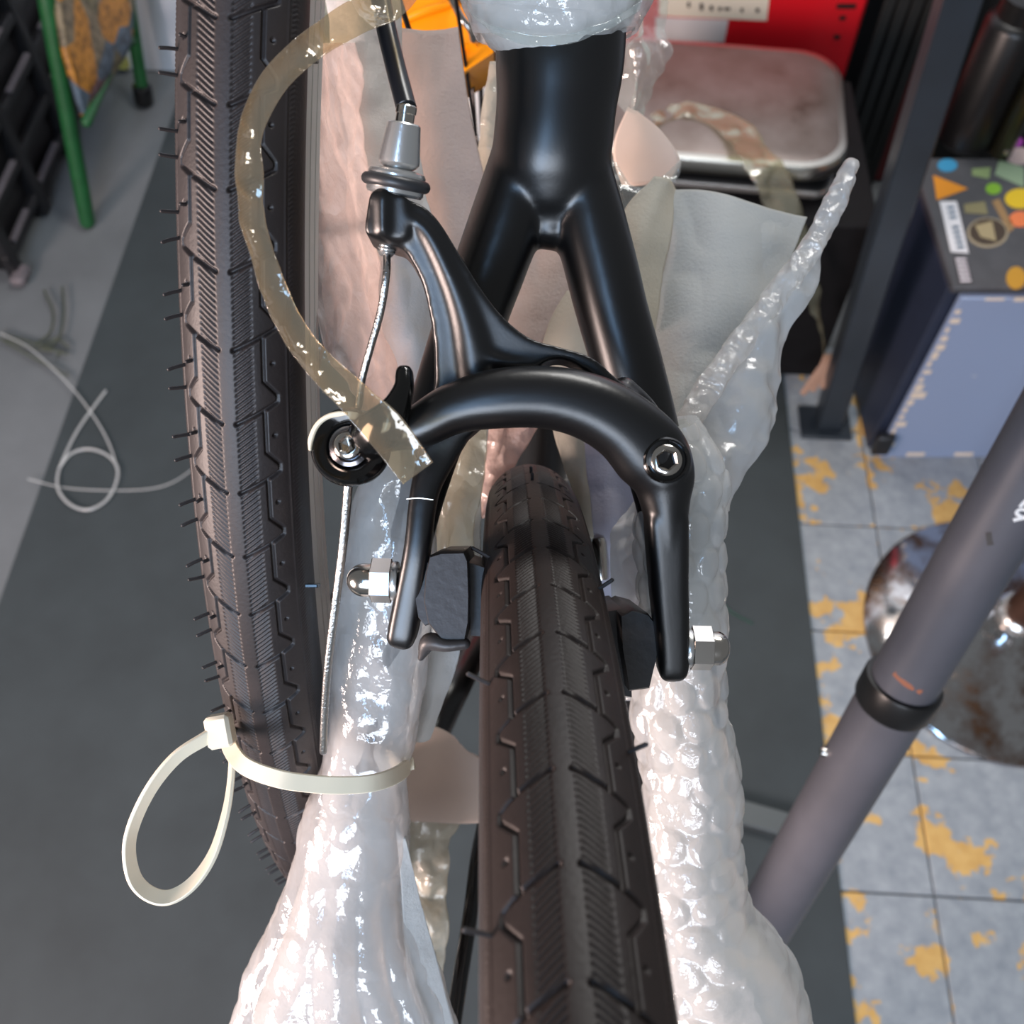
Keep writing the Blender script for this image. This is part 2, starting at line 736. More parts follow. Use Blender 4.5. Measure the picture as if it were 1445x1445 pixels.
def seg_dist(s, w, a, b):
    """distance in mm of (s,w) to segment a-b"""
    a, b = np.array(a, float), np.array(b, float)
    d = b - a
    t = np.clip(((s - a[0]) * d[0] + (w - a[1]) * d[1]) / (d @ d), 0, 1)
    return np.hypot(s - a[0] - t * d[0], w - a[1] - t * d[1])


def groove(d, width, depth):
    return -depth * np.clip(1.25 - (d / (width / 2))**2 * .9, 0, 1)


def tread(s, u, pitch, flip):
    """height in mm over (s mm from the ridge, u in pitches)"""
    a = np.abs(s)
    h = np.zeros_like(s)
    h += .35 * np.exp(-(s / .45)**2)                       # mould seam ridge
    h += .18 * (a < 1.5)
    u = u * flip
    uf = u - np.floor(u)
    w = uf * pitch                                         # mm along the tread inside one pitch
    rib = (a > 1.7) & (a < 6.0)
    ph = (u + .045 * (a - 1.7)) * 13
    wave = .5 + .5 * np.cos(2 * np.pi * ph)
    h -= np.where(rib, .42 * np.clip(wave * 1.6 - .5, 0, 1) * np.clip((a - 1.7) / .3, 0, 1) * np.clip((6.0 - a) / .3, 0, 1), 0)
    for k in (-1, 0, 1):
        ww = w - k * pitch
        h = np.minimum(h, groove(seg_dist(a, ww, (1.7, 0), (11.0, -.27 * pitch)), 1.0, 1.0))
        h = np.minimum(h, groove(seg_dist(a, ww, (8.2, -.17 * pitch), (8.2, .42 * pitch)), .85, .9))
        h = np.minimum(h, groove(seg_dist(a, ww, (8.2, .42 * pitch), (11.5, .62 * pitch)), .8, .8))
        h = np.minimum(h, groove(seg_dist(a, ww, (11.5, .62 * pitch), (11.5, .72 * pitch)), .8, .8))
        h = np.minimum(h, groove(np.hypot(a - 10.4, ww - .18 * pitch), 1.1, .7))
        h += .45 * np.exp(-((a - 8.6)**2 + (ww - .60 * pitch)**2) / .35)
        h += .3 * np.exp(-((a - 9.3)**2 + (ww - .56 * pitch)**2) / .25)
    # sidewall rings and fine knurl
    h += .15 * (a > 15.2) * (np.sin(u * 2 * np.pi * 16 + a * 3) > 0) * (a < 17)
    h += .25 * np.exp(-((a - 14.2) / .25)**2)
    return h


def wheel(name, c, tilt, t0, npitch, detail, flip, label, whisk, spokes=28, hubtilt=0):
    c = np.array(c)
    n, u, v = wbasis(*tilt)
    pang = 2 * math.pi / npitch
    pitch = pang * WR * 1000
    root = empty(name, W(c)[0], label, 'wheel')

    def ring(s_mm, t, h):
        """world grid for cross arc s and wheel angle t"""
        phi = s_mm / 1000 / TR
        r = TR + h / 1000
        rad = (WR - TR) + r * np.cos(phi)
        ax = r * np.sin(phi)
        cc = c + rad[..., None] * (np.cos(t)[..., None] * u + np.sin(t)[..., None] * v) + ax[..., None] * n
        return W(cc.reshape(-1, 3))
    smax = 31.0
    t_a = t0 + detail[0] * pang
    t_b = t0 + detail[1] * pang
    nt = int((detail[1] - detail[0]) * 62)
    core = np.linspace(-16.5, 16.5, 131)
    sv = np.r_[np.linspace(-smax, -17.2, 12), core, np.linspace(17.2, smax, 12)]
    tv = np.linspace(t_a, t_b, nt)
    S, T = np.meshgrid(sv, tv, indexing='xy')
    h = tread(S, (T - t0) / pang, pitch, flip)
    va = ring(S, T, h)
    fa = grid_faces(nt, len(sv))
    # the rest of the tyre
    tc = np.linspace(t_b, t_a + 2 * math.pi, 220)
    sc = np.linspace(-smax, smax, 41)
    S2, T2 = np.meshgrid(sc, tc, indexing='xy')
    vb = ring(S2, T2, np.zeros_like(S2))
    fb = grid_faces(220, 41) + len(va)
    mk('tyre', np.vstack([va, vb]), np.vstack([fa, fb])[:, ::-1], RUBBERB if whisk == 'centre' else RUBBER, root)
    # rim: profile (radius, axial)
    zc = W(c)[0]
    zn = W(c + n)[0] - zc
    zu = W(c + u)[0] - zc
    x0 = WR - .028
    half = [(x0 + .0035, .0098), (x0 + .003, .0108), (x0 - .0030, .0112), (x0 - .0032, .0104), (x0 - .0040, .0104), (x0 - .0042, .0112), (x0 - .0085, .0112), (x0 - .0087, .0104), (x0 - .0095, .0104), (x0 - .0097, .0112), (x0 - .0140, .0110),
            (x0 - .0150, .0098), (x0 - .0190, .0070)]
    prof = [(r_, -a_) for r_, a_ in half] + [(x0 - .0205, 0)] + half[::-1] + [(x0 - .004, .008), (x0 - .004, -.008), (x0 + .0035, -.0098)]
    rv, rf = lathe(prof, zc, zn, 180, zu)
    rf = [q for q in rf if len(q) == 4]
    rim = part('rim', (rv, rf), RIM if whisk != 'centre' else RIMB, root, angle=35)
    # hub
    part('hub', lathe([(.004, -.065), (.006, -.05), (.008, -.034), (.019, -.033), (.019, -.029), (.009, -.026), (.009, .026), (.019, .029), (.019, .033), (.008, .034), (.006, .05), (.004, .065)], zc, zn, 28), GLOSSB, root)
    for k in range(spokes):
        a = 2 * math.pi * k / spokes + .05
        sd = -1 if k % 2 else 1
        ah = a + (.9 if (k // 2) % 2 else -.9)
        p0 = c + .018 * (math.cos(ah) * u + math.sin(ah) * v) + sd * .031 * n
        p1 = c + (x0 - .019) * (math.cos(a) * u + math.sin(a) * v) + sd * .001 * n
        part('spoke', tube_w(W([p0, p1]), .0010, 3, 6, ref=zn + .01), SPOKE, root)
    # moulding whiskers
    if whisk == 'left':
        spots = [(-13.6, k + q, .0036) for k in range(-1, 19) for q in (.30, .62)] + [(-9.6, k + .20, .0012) for k in range(0, 14)]
    else:
        spots = [(-13.9, k + .4, .0045) for k in (1, 4, 7, 9)] + [(14.0, k + .5, .0035) for k in (2, 5)] + [(0, k, .0016) for k in (-2, -1.3)]
    for s, k, L in spots:
        t = t0 + k * pang
        ph = s / 1000 / TR
        d = math.cos(ph) * (math.cos(t) * u + math.sin(t) * v) + math.sin(ph) * n
        p = c + (WR - TR) * (math.cos(t) * u + math.sin(t) * v) + d * TR
        tn = -math.sin(t) * u + math.cos(t) * v
        e = p + d * L + tn * L * random.uniform(-.1, .35)
        part('rubber_whisker', tube_w(W([p - d * .0005, (p + e) / 2 + d * L * .05, e]), .00045,5,6),RUBBER, root)
    return root, c, n, u, v


rear_wheel, *_ = wheel('rear_wheel', (.0201, -.3197, -.3501), (.0443, -.0010), .273, 119, (-6, 13), -1,
                       'rear bicycle wheel with narrow black tyre running between the brake pads', 'centre')
front_wheel, *_ = wheel('front_wheel', (-.0459, .1474, -.5426), (-.0689, .0307), 1.708, 124, (-3, 18), 1,
                        'loose front wheel with new whiskered tyre strapped beside the frame', 'left')
# black spoke-magnet style bands across the rim
for py, px, d in ((82, 438, .232), (826, 441, .256)):
    part('rim_joint', box(P(px, py, d), .0032, .0010, .004, np.column_stack([AX, AY, AZ]), .0002), GLOSSB, front_wheel)

# ------------------------------------------------------------------ bicycle frame
frame = empty('bicycle_frame', P(790, 1445, .36), 'satin black bicycle frame with wishbone seat stay in plastic wrapping', 'bicycle frame')
B = .0145
mono = sweep([(795, -160, .258, 92, .0155), (791, 60, .260, 92, .0155), (785, 150, .262, 85, .0150), (779, 215, .264, 84, .0145), (777, 262, .266, 78, .0125), (776, 300, .267, 52, .0095), (776, 325, .267, 28, .006)], 60, 40, 2.2)
legr = sweep([(814, 215, .266, 42, .010), (829, 300, .267, 51, .0104), (849, 380, .268, 52, .0100), (864, 440, .269, 51, .0096), (887, 520, .271, 50, .0092), (913, 610, .274, 46, .0087), (945, 740, .279, 41, .0080),
              (970, 900, .287, 38, .0078), (985, 1100, .297, 36, .0075), (1000, 1300, .307, 34, .0075), (1020, 1600, .322, 32, .0075)], 120, 28)
legl = sweep([(736, 215, .266, 42, .010), (718, 300, .267, 52, .0104), (694, 370, .268, 52, .0100), (672, 430, .269, 51, .0096), (646, 510, .271, 50, .0092), (616, 600, .274, 46, .0087), (578, 730, .279, 41, .0080),
              (545, 900, .287, 38, .0078), (515, 1100, .297, 36, .0075), (500, 1300, .307, 34, .0075), (478, 1600, .322, 32, .0075)], 120, 28)
fused('wishbone_stay', join(mono, legr, legl), BLACK, frame, .0009, 14)
bridge = sweep([(690, 555, .2735, 26, .0075), (780, 548, .2725, 27, .0075), (880, 555, .2735, 26, .0075)], 20, 20)
part('brake_bridge', bridge, BLACK, frame)
part('seat_tube', tube([(775, 420, .47), (766, 640, .54), (760, 840, .63)], .0145, 30, 28), BLACK, frame)
part('chain_stay', sweep([(728, 845, .63, 22, .009), (672, 912, .56, 23, .009), (640, 970, .51, 24, .009), (612, 1030, .495, 24, .009), (575, 1110, .47, 24, .009)], 40, 20), BLACK, frame)
part('chain_stay', sweep([(780, 845, .63, 22, .009), (850, 960, .55, 23, .009), (930, 1120, .47, 24, .009)], 30, 20), BLACK, frame)
part('gear_hose', tube([(700, 1090, .44), (676, 1200, .415), (664, 1290, .40), (648, 1390, .385), (636, 1470, .375)], .0030, 40, 14), GLOSSB, frame, label='glossy black gear cable hose')
mech = part('cable_stop', lathe([(.0025, 0), (.0028, .001), (.0028, .012), (.0022, .0135), (0.00001, .014)], P(849, 818, .33), P(847, 768, .33) - P(849, 818, .33), 16), STEEL, frame)
part('red_sleeve', lathe([(.0018, 0), (.0018, .007)], P(844, 812, .331), P(842, 782, .331) - P(844, 812, .331), 12), simple('red_plastic', (190, 40, 34), .4), frame)

# ------------------------------------------------------------------ brake caliper


def dc(y):
    return .236 - .013 * (900 - y) / 330


caliper = empty('brake_caliper', P(760, 560, .24), 'black dual pivot brake caliper with two curved arms gripping the tyre', 'brake caliper')


def arm(rows, off=0., n=60, seg=28, ex=2.4):
    return sweep([(x, y, dc(y) + off, w, b) for x, y, w, b in rows], n, seg, ex)


def slab(outline, off, hb, dome=0.0):
    """closed pixel outline -> thick plate at the caliper plane"""
    o_ = np.array([(x, y, 0) for x, y in outline], float)
    o_ = catmull(np.vstack([o_, o_[:1]]), len(outline) * 6)[:-1]
    A = np.array([P(x, y, dc(y) + off - hb) for x, y, _ in o_])
    c_ = A.mean(0)
    Bk = A - AZ * (2 * hb)
    n_ = len(A)
    f_ = [list(range(n_))[::-1], list(range(n_, 2 * n_))] + [[i, (i + 1) % n_, (i + 1) % n_ + n_, i + n_] for i in range(n_)]
    return np.vstack([A, Bk]), f_


front = join(
    arm([(515, 622, 26, .0048), (552, 612, 25, .0052), (592, 602, 31, .0060), (640, 577, 36, .0066), (700, 563, 42, .0070), (770, 561, 44, .0070), (830, 574, 47, .0070), (880, 602, 50, .0070), (917, 640, 54, .0068), (934, 672, 47, .0064), (938, 705, 36, .0060), (940, 740, 30, .0058), (941, 780, 28, .0056)], 0, 110, 32, 2.3),
    arm([(939, 730, 30, .0056), (941, 780, 28, .0056), (943, 830, 26, .0054), (946, 880, 24, .0052), (948, 928, 22, .0050), (948, 940, 21, .0048)], 0, 60, 36, 5.0),
    lathe([(.0049, -.0050), (.0062, -.0036), (.0066, 0), (.0062, .0036), (.0056, .0055)], P(933, 652, dc(652)), AZ, 32))
fused('front_arm', front, BLACK, caliper, .00055, 7)
rear = join(
    slab([(524, 268), (572, 276), (577, 300), (577, 330), (560, 340), (519, 331), (514, 318), (520, 276)], .012, .0064),
    slab([(556, 278), (592, 286), (620, 312), (651, 362), (680, 408), (710, 446), (748, 476), (794, 490), (836, 504), (872, 534), (905, 560), (880, 575), (836, 532), (800, 508), (768, 512), (748, 540), (700, 580), (655, 620), (610, 640), (606, 600), (612, 540), (611, 480), (601, 420), (588, 382), (568, 350), (545, 338)], .012, .0054),
    arm([(880, 545, 14, .0046), (915, 585, 16, .0046), (935, 650, 22, .0046)], .0125, 30, 24, 2.6),
    arm([(570, 306, 14, .0066), (606, 338, 21, .0070), (634, 390, 25, .0070), (656, 445, 32, .0070), (670, 500, 40, .0070), (676, 560, 38, .0068)], .012, 60, 28, 2.0),
    arm([(650, 480, 16, .0066), (700, 512, 18, .0068), (750, 516, 14, .0060)], .012, 30, 24, 2.0),
    arm([(546, 280, 21, .0080), (546, 326, 20, .0080)], .012, 20, 28, 2.0),
    sweep([(640, 590, dc(590) + .012, 34, .0052), (618, 640, dc(640) + .0105, 27, .0052), (603, 680, dc(680) + .008, 21, .0052), (596, 715, dc(715) + .006, 19, .0052), (590, 770, dc(770) + .004, 18.5, .0052), (580, 830, dc(830) + .004, 20, .0052), (571, 880, dc(880) + .004, 21, .0052), (568, 895, dc(895) + .004, 20.5, .0050)], 120, 40, 4.6))
fused('rear_arm', rear, BLACK, caliper, .00048, 26)
part('scratch_line', arm([(574, 704, 1.0, .00018), (590, 702.5, 1.0, .00018), (611, 705, 1.0, .00018)], .0012, 12, 8), ALU, caliper)

# pivot bolt in its round recess
pc = P(933, 652, dc(652))
part('bolt_recess', lathe([(.0049, .0052), (.00495, .0076), (.0046, .0080), (.0043, .0078), (.0042, .0068), (0.0001, .0066)], pc, AZ, 40), GLOSSB, caliper)
part('pivot_bolt', socket_head(.0033, .0086, .0020, .0022, pc, AZ), STEEL, caliper)

# quick release and cable clamp
qc = P(493, 630, dc(630) - .004)
qax = nrm(AZ * 1.0 - AX * .06 + AY * .05)
part('clamp_dish', lathe([(.0080, -.006), (.0083, -.0045), (.0087, -.001), (.0084, .0006), (.0074, .0016), (.0058, .0010), (.0046, .0000), (.0042, -.0012), (0.0001, -.0014)], qc, qax, 48), GLOSSB, caliper)
part('clamp_washer', lathe([(.0046, -.0008), (.0044, .0004), (.0036, .0008), (.0030, .0002), (0.0001, 0)], qc, qax, 40), simple('smoked_steel', (120, 118, 122), .2, 1.0), caliper)
part('clamp_bolt', socket_head(.0029, .0026, .0016, .0016, qc, qax), STEEL, caliper)
arc = [(438, 634), (439, 621), (445, 605), (454, 594), (466, 587), (480, 584), (490, 584)]
part('white_shim', sweep([(x, y, dc(630) - .0045, 4.0 if 0 < i < 6 else 2.2, .0010) for i, (x, y) in enumerate(arc)], 40, 10, 3), NYLON, caliper)
lever = sweep([(571, 530, dc(560) - .004, 12.5, .0032), (570, 548, dc(560) - .005, 14, .0036), (562, 570, dc(570) - .006, 19, .0042), (550, 590, dc(580) - .006, 27, .0046), (536, 606, dc(600) - .005, 32, .0046), (520, 620, dc(610) - .003, 32, .0040)], 50, 26, 2.6)
part('release_lever', lever, GLOSSB, caliper)

# barrel adjuster above the boss
def doff(y): return dc(y) + .012


a0, a1 = P(574, 150, doff(150)), P(545, 356, doff(356))
adj = nrm(a1 - a0)


def on_axis(py):
    t = (py - 150) / (356 - 150)
    return a0 * (1 - t) + a1 * t


px = .215 / F
part('adjuster_cone', lathe([(22 * px, 0), (24 * px, 2 * px), (24.5 * px, 5 * px), (30 * px, 50 * px), (30 * px, 55 * px), (26 * px, 60 * px), (17 * px, 66 * px), (15 * px, 80 * px)], on_axis(173), adj, 40), ALU, caliper, angle=25)
part('adjuster_disc', lathe([(30 * px, -3 * px), (40 * px, 0), (42 * px, 4 * px), (42 * px, 30 * px), (39 * px, 34 * px)], on_axis(240), adj, 44), ALU, caliper, angle=25)
part('adjuster_o_ring', torus(42 * px, 9 * px, on_axis(256), adj), ORING, caliper)
thr = [(11 * px, 0)]
for k in range(6):
    thr += [(14 * px, k * 5 * px + 1 * px), (12 * px, k * 5 * px + 3.5 * px)]
thr += [(9 * px, 33 * px)]
part('adjuster_screw', lathe(thr, on_axis(329), adj, 24), ALU, caliper, angle=60)

# pads, nuts
def hardware(sgn, y, x_hex, x_arm, d, dome):
    ax = nrm(AX * sgn - AY * .02 * (1 if sgn > 0 else -1.5))
    o = P(x_arm, y, d)
    k = d / F
    L = abs(x_hex - x_arm) * k
    part('pad_washer', lathe([(27 * k, 0), (28 * k, 2 * k), (28 * k, 8 * k), (27 * k, 10 * k)], o, ax, 32), ALU, caliper)
    part('pad_nut', hexprism(32 * k, 9 * k, 38 * k, o, ax, 1.2 * k, AZ * .9 + AY * .4), STEEL, caliper, angle=25)
    pr = [(22 * k, 36 * k), (24 * k, 38 * k)] + [(24 * k * math.cos(t), (46 + dome * math.sin(t)) * k) for t in np.linspace(0, math.pi / 2 - .02, 9)]
    part('nut_dome', lathe(pr, o, ax, 32), STEEL, caliper, angle=30)
    part('pad_stud', lathe([(.0028, -.010), (.0028, .001)], o + AZ * -.004, ax, 16), STEEL, caliper)


hardware(-1, 820, 540, 562, dc(820) + .004, 27)
hardware(1, 914, 985, 966, dc(914), 18)


def extrude(poly, d0, d1, bev, taper=1.0):
    """polygon in pixels run through depth d0..d1 (keeps its real size)"""
    poly = np.array(poly, float)
    A = np.array([P(x, y, d0) for x, y in poly])
    c = A.mean(0)
    n = len(A)
    rings = [c + (A - c) * (1 - bev * 1.5), c + (A - c) * 1.0 - AZ * .0008, c + (A - c) * taper - AZ * (d1 - d0 - .001), c + (A - c) * taper * .95 - AZ * (d1 - d0)]
    f = grid_faces(4, n, False, True).tolist() + [list(range(n))[::-1], list(range(3 * n, 4 * n))]
    return np.vstack(rings), f


dl = dc(850) - .0035
part('brake_pad', extrude([(606, 784), (622, 779), (655, 778), (660, 790), (662, 840), (661, 880), (655, 912), (640, 918), (624, 905), (604, 880), (598, 850), (600, 810)], dl, dl + .040, .03), PADRUB, caliper)
part('pad_holder', extrude([(586, 800), (602, 790), (612, 800), (614, 850), (610, 880), (600, 884), (590, 872), (585, 840)], dl + .002, dl + .02, .03), PADRUB, caliper)
part('pad_flap', sweep([(595, 926, dl + .004, 5, .0016), (606, 906, dl + .002, 13, .0024), (630, 910, dl + .001, 10, .0022), (656, 908, dl + .001, 8, .0020)], 24, 16), PADRUB, caliper)
part('pad_block', extrude([(660, 792), (684, 800), (696, 850), (694, 900), (664, 898)], dl + .008, dl + .046, .02), PADRUB, caliper)
dr = dc(920) - .0035
part('brake_pad', extrude([(876, 868), (892, 860), (915, 866), (927, 882), (928, 925), (922, 950), (917, 972), (888, 976), (884, 950), (878, 915)], dr + .002, dr + .042, .03), PADRUB, caliper)
part('pad_block', extrude([(846, 862), (880, 858), (890, 905), (892, 985), (866, 980)], dr + .012, dr + .05, .02), PADRUB, caliper)

# ------------------------------------------------------------------ brake cable
cable = empty('brake_cable', P(548, 360, .22), 'black brake cable housing with bare steel inner wire at the brake', 'cable')
hs = [(528, -60, .232), (543, 30, .228), (557, 90, .2245), (573.5, 153, doff(153))]
part('housing', tube(hs, 14.5 * .222 / F, 60, 24, cap=.15), HOUSING, cable)
part('ferrule', lathe([(13 * px, -4 * px), (15 * px, -2 * px), (15 * px, 8 * px), (13.5 * px, 9 * px), (13.5 * px, 28 * px)], on_axis(152), adj, 28), STEEL, cable, angle=30)
iw = [(546, 350, doff(350)), (545, 390, .224), (537, 440, .226), (523, 490, .228), (511, 535, .230), (505, 580, dc(600) + .006), (497, 630, dc(630) + .004), (491, 690, dc(680) + .005), (485, 760, .2385), (474, 850, .246), (464, 930, .254), (459, 990, .262), (456, 1060, .272)]
part('inner_wire', tube(iw[:7], .00085, 80, 10), WIRE, cable)
part('wire_tail', tube(iw[5:], .00105, 90, 10), WIRE, cable)

# ------------------------------------------------------------------ bubble wrap and foam


def wrap(name, rows, mat, core_mat, bub, crin, seed, label, cat='bubble wrap', bsize=.0105, core=.86, thickd=1.0, seg=150, n=330, crf=90, close_end=False, bmax=.020, slant=0., lump=.0010, pleat=0.):
    """wrapped tube: px, py, d, half width px ; flattened to half thickness"""
    c = catmull(rows, n)
    path = np.array([P(*r[:3]) for r in c])
    a = c[:, 3] * c[:, 2] / F
    b = np.minimum(a * thickd, bmax)
    T, S, U = frames(path, AZ)
    th = np.linspace(0, 2 * math.pi, seg, endpoint=False)
    base = path[:, None] + S[:, None] * (a[:, None] * np.cos(th))[..., None] + U[:, None] * (b[:, None] * np.sin(th))[..., None]
    base = base + T[:, None] * (slant * np.maximum(np.sin(th), 0))[None, :, None]
    N = nrm(S[:, None] * (np.cos(th) / 1)[None, :, None] + U[:, None] * np.sin(th)[None, :, None])
    ln = np.r_[0, np.cumsum(np.linalg.norm(np.diff(path, axis=0), axis=1))]
    am = a.mean()
    X = th[None] * am / bsize + 0 * ln[:, None]
    Yv = ln[:, None] / (bsize * .87) + 0 * X
    Yr = np.round(Yv)
    Xs = X + .5 * (Yr % 2)
    dx = (Xs - np.round(Xs))
    dy = (Yv - Yr) * .87
    r2 = (dx**2 + dy**2) / .20
    dome = np.sqrt(np.clip(1 - r2, 0, 1))
    q = base + seed
    defl = .45 + .55 * np.clip(.5 + .9 * vnoise(q * 60), 0, 1)
    h = bub * dome * defl + crin * ridged(q * crf, 3) * .5 + lump * fbm(q * 45, 3)
    if pleat:
        fl_ = np.clip(a / am - .85, 0, 1.2)[:, None]
        ph_ = th[None] * 6 + 3.6 * vnoise(q * 16)
        h = h + pleat * fl_ * (np.abs(np.sin(ph_)) - .6)
    V = base + N * h[..., None]
    root = empty(name, path[-1], label, cat)
    mk('film', V.reshape(-1, 3), grid_faces(n, seg, False, True), mat, root)
    k = 5
    Vc = (path[::k, None] + (base[::k, ::k] - path[::k, None]) * core + N[::k, ::k] * (.0010 * fbm(q[::k, ::k] * 80, 2) - .0008)[..., None])
    if close_end:
        e = Vc[-1]
        pc_ = path[-1]
        tdir = T[-1]
        ends = []
        for q_, o_ in ((.97, .0012), (.90, .0030), (.78, .0042), (.62, .0046)):
            pl = e - pc_
            ax_ = (pl @ tdir)[:, None] * tdir
            ends.append(pc_ + ax_ + (pl - ax_) * q_ + tdir * o_)
        Vc = np.concatenate([Vc, np.array(ends)], 0)
    mk('foam_layer', Vc.reshape(-1, 3), grid_faces(Vc.shape[0], Vc.shape[1], False, True), core_mat, root)
    return root


wl = wrap('bubble_wrap', [(590, 585, .276, 40), (572, 660, .277, 52), (556, 730, .280, 60), (548, 800, .283, 64), (541, 880, .287, 64), (532, 960, .291, 64), (524, 1030, .295, 63), (514, 1085, .298, 60), (506, 1130, .300, 66), (500, 1190, .302, 72), (494, 1240, .304, 80), (490, 1310, .307, 104), (486, 1380, .310, 132), (484, 1460, .313, 158), (484, 1560, .318, 170)],
          FILMC, FOAMW, .0004, .0022, 1.3, 'crumpled clear wrap on the seat stay cinched by a white cable tie', crf=38, thickd=.9, lump=.0007, pleat=.0034)
wr = wrap('bubble_wrap', [(944, 600, .2735, 40), (954, 640, .2755, 54), (960, 680, .2775, 60), (962, 725, .279, 57), (960, 770, .281, 60), (960, 850, .2845, 60), (958, 920, .288, 62), (960, 1000, .292, 66), (974, 1060, .295, 66), (976, 1120, .298, 66), (970, 1180, .301, 70), (972, 1240, .304, 76), (984, 1310, .307, 82), (1010, 1380, .310, 106), (1024, 1460, .313, 118), (1024, 1540, .317, 120)],
          FILM, FOAMG, .0013, .0008, 5.1, 'bulging white bubble wrap on the seat stay beside the grey pole', crf=80)
# wrapping at the top of the wishbone
tw = wrap('bubble_wrap', [(800, -170, .258, 150), (795, -90, .259, 142), (786, -40, .260, 134), (781, -10, .2605, 128), (779, 15, .261, 121), (778, 34, .2613, 112), (778, 44, .2615, 104)], FILM, FOAMW, .0006, .0018, 9.4,
          'white foam and film roll wrapped around the top of the black wishbone', n=160, core=1.0, close_end=True, bmax=.0245, slant=.0075)
sheet('film_edge', [[(658, 2, .250), (690, 34, .242), (770, 50, .238), (850, 32, .240), (906, 0, .248)], [(664, 16, .249), (702, 50, .241), (770, 65, .237), (850, 44, .239), (904, 14, .247)]], CLEAR, .0002, 8, 60, .0006, 120, parent=tw)
sheet('foam_flap', [[(560, 1170, .296), (574, 1180, .296)], [(565, 1250, .298), (590, 1260, .300)], [(572, 1340, .300), (612, 1340, .304)], [(580, 1470, .303), (648, 1470, .308)]], FOAMW, .0015, 50, 20, .001, 60, parent=wl)

# foam and film sheets behind the brake, left side
sheet('bubble_film_sheet', [[(442, 60, .262), (480, 60, .290), (520, 60, .325)], [(442, 200, .258), (485, 200, .285), (540, 200, .320)], [(446, 330, .258), (490, 330, .283), (560, 330, .316)], [(452, 440, .262), (500, 440, .284), (575, 440, .314)], [(482, 520, .270), (520, 530, .288), (580, 540, .312)], [(510, 575, .280), (535, 600, .292), (580, 610, .310)]],
      film('pink_bubble_film', (.95, .86, .83), .50, .07, .9, 80, gloss=.14), .0004, 120, 90, .0015, 50, .0012, 70, label='pinkish shiny bubble film hanging beside the spoked front wheel', cat='bubble film', seed=2)
sheet('foam_sheet', [[(452, -40, .318), (510, -40, .314), (560, -40, .318)], [(470, 80, .314), (515, 90, .309), (570, 90, .314)], [(492, 200, .310), (530, 210, .304), (590, 210, .310)], [(502, 310, .307), (550, 320, .300), (612, 320, .308)], [(520, 420, .304), (570, 420, .297), (625, 420, .305)], [(560, 510, .302), (590, 510, .296), (625, 510, .303)], [(585, 590, .300), (600, 590, .296), (622, 590, .300)]],
      FOAMW, .0012, 110, 80, .0022, 45, .0010, 60, label='curled white foam sheet hanging behind the brake cable', cat='foam sheet')
sheet('foam_sheet', [[(558, 42, .340), (600, 46, .340), (646, 40, .342)], [(566, 150, .336), (610, 150, .335), (662, 150, .338)], [(580, 280, .330), (630, 280, .328), (690, 280, .334)], [(596, 400, .325), (640, 400, .322), (700, 400, .330)], [(600, 520, .322), (650, 520, .320), (700, 520, .326)]],
      FOAMP, .0012, 60, 40, .0014, 30, .0004, 60, label='flat pinkish grey foam sheet under the orange plastic part', cat='foam sheet', seed=4)
sheet('film_sheet', [[(690, 85, .352), (700, 85, .351), (730, 85, .350)], [(676, 190, .350), (690, 190, .348), (730, 190, .348)], [(660, 300, .346), (690, 300, .345), (730, 300, .345)], [(650, 400, .344), (690, 400, .342), (730, 400, .342)]],
      FILMB, .0005, 50, 30, .001, 50, .0006, 60, label='beige translucent film between the foam and the black wishbone', cat='plastic film', seed=5)
# seen through the wishbone fork and under the arch
sheet('foam_sheet', [[(690, 330, .345), (770, 335, .342), (850, 330, .345)], [(680, 430, .338), (760, 430, .333), (850, 430, .338)], [(670, 530, .334), (760, 530, .330), (860, 530, .335)], [(680, 560, .333), (760, 560, .330), (860, 560, .335)]],
      FOAMP, .0012, 50, 50, .0016, 35, .0005, 60, label='pinkish foam sheet seen through the fork of the wishbone', cat='foam sheet', seed=6)
sheet('foam_sheet', [[(800, 410, .330), (830, 408, .328), (870, 405, .330)], [(775, 455, .328), (820, 455, .325), (870, 455, .327)], [(755, 520, .327), (810, 520, .323), (870, 520, .326)]],
      FOAMB, .0010, 30, 30, .0006, 45, .0004, 60, label='beige foam corner laid over the pinkish sheet in the fork', cat='foam sheet', seed=7)
sheet('film_sheet', [[(615, 590, .322), (650, 590, .318), (690, 590, .322)], [(610, 660, .320), (640, 660, .313), (684, 660, .318)], [(604, 730, .318), (630, 730, .310), (672, 730, .316)], [(598, 800, .317), (630, 800, .310), (664, 800, .316)], [(590, 880, .315), (630, 880, .310), (664, 880, .315)]],
      FILMB, .0008, 80, 40, .002, 50, .0016, 70, label='wrinkled beige film hanging under the arch beside the tyre', cat='plastic film', seed=8)
sheet('foam_sheet', [[(640, 590, .332), (664, 590, .329), (690, 590, .331)], [(632, 650, .330), (660, 650, .326), (684, 650, .330)], [(626, 760, .330), (650, 760, .326), (676, 760, .330)], [(620, 880, .330), (650, 880, .326), (676, 880, .330)]],
      FOAMW, .0012, 40, 20, .001, 50, .0006, 60, label='narrow white foam strip behind the wrinkled beige film', cat='foam sheet', seed=9)
sheet('film_sheet', [[(686, 585, .350), (720, 585, .347), (768, 585, .350)], [(680, 640, .348), (706, 640, .345), (738, 640, .348)], [(672, 690, .346), (690, 690, .344), (706, 690, .346)], [(668, 730, .346), (674, 730, .345), (684, 730, .346)]],
      film('pink_film', (.95, .78, .72), .7, .08, .7, 110), .0008, 40, 30, .0015, 60, .0010, 90, label='shiny pink film pointing down behind the top of the tyre', cat='plastic film', seed=10)
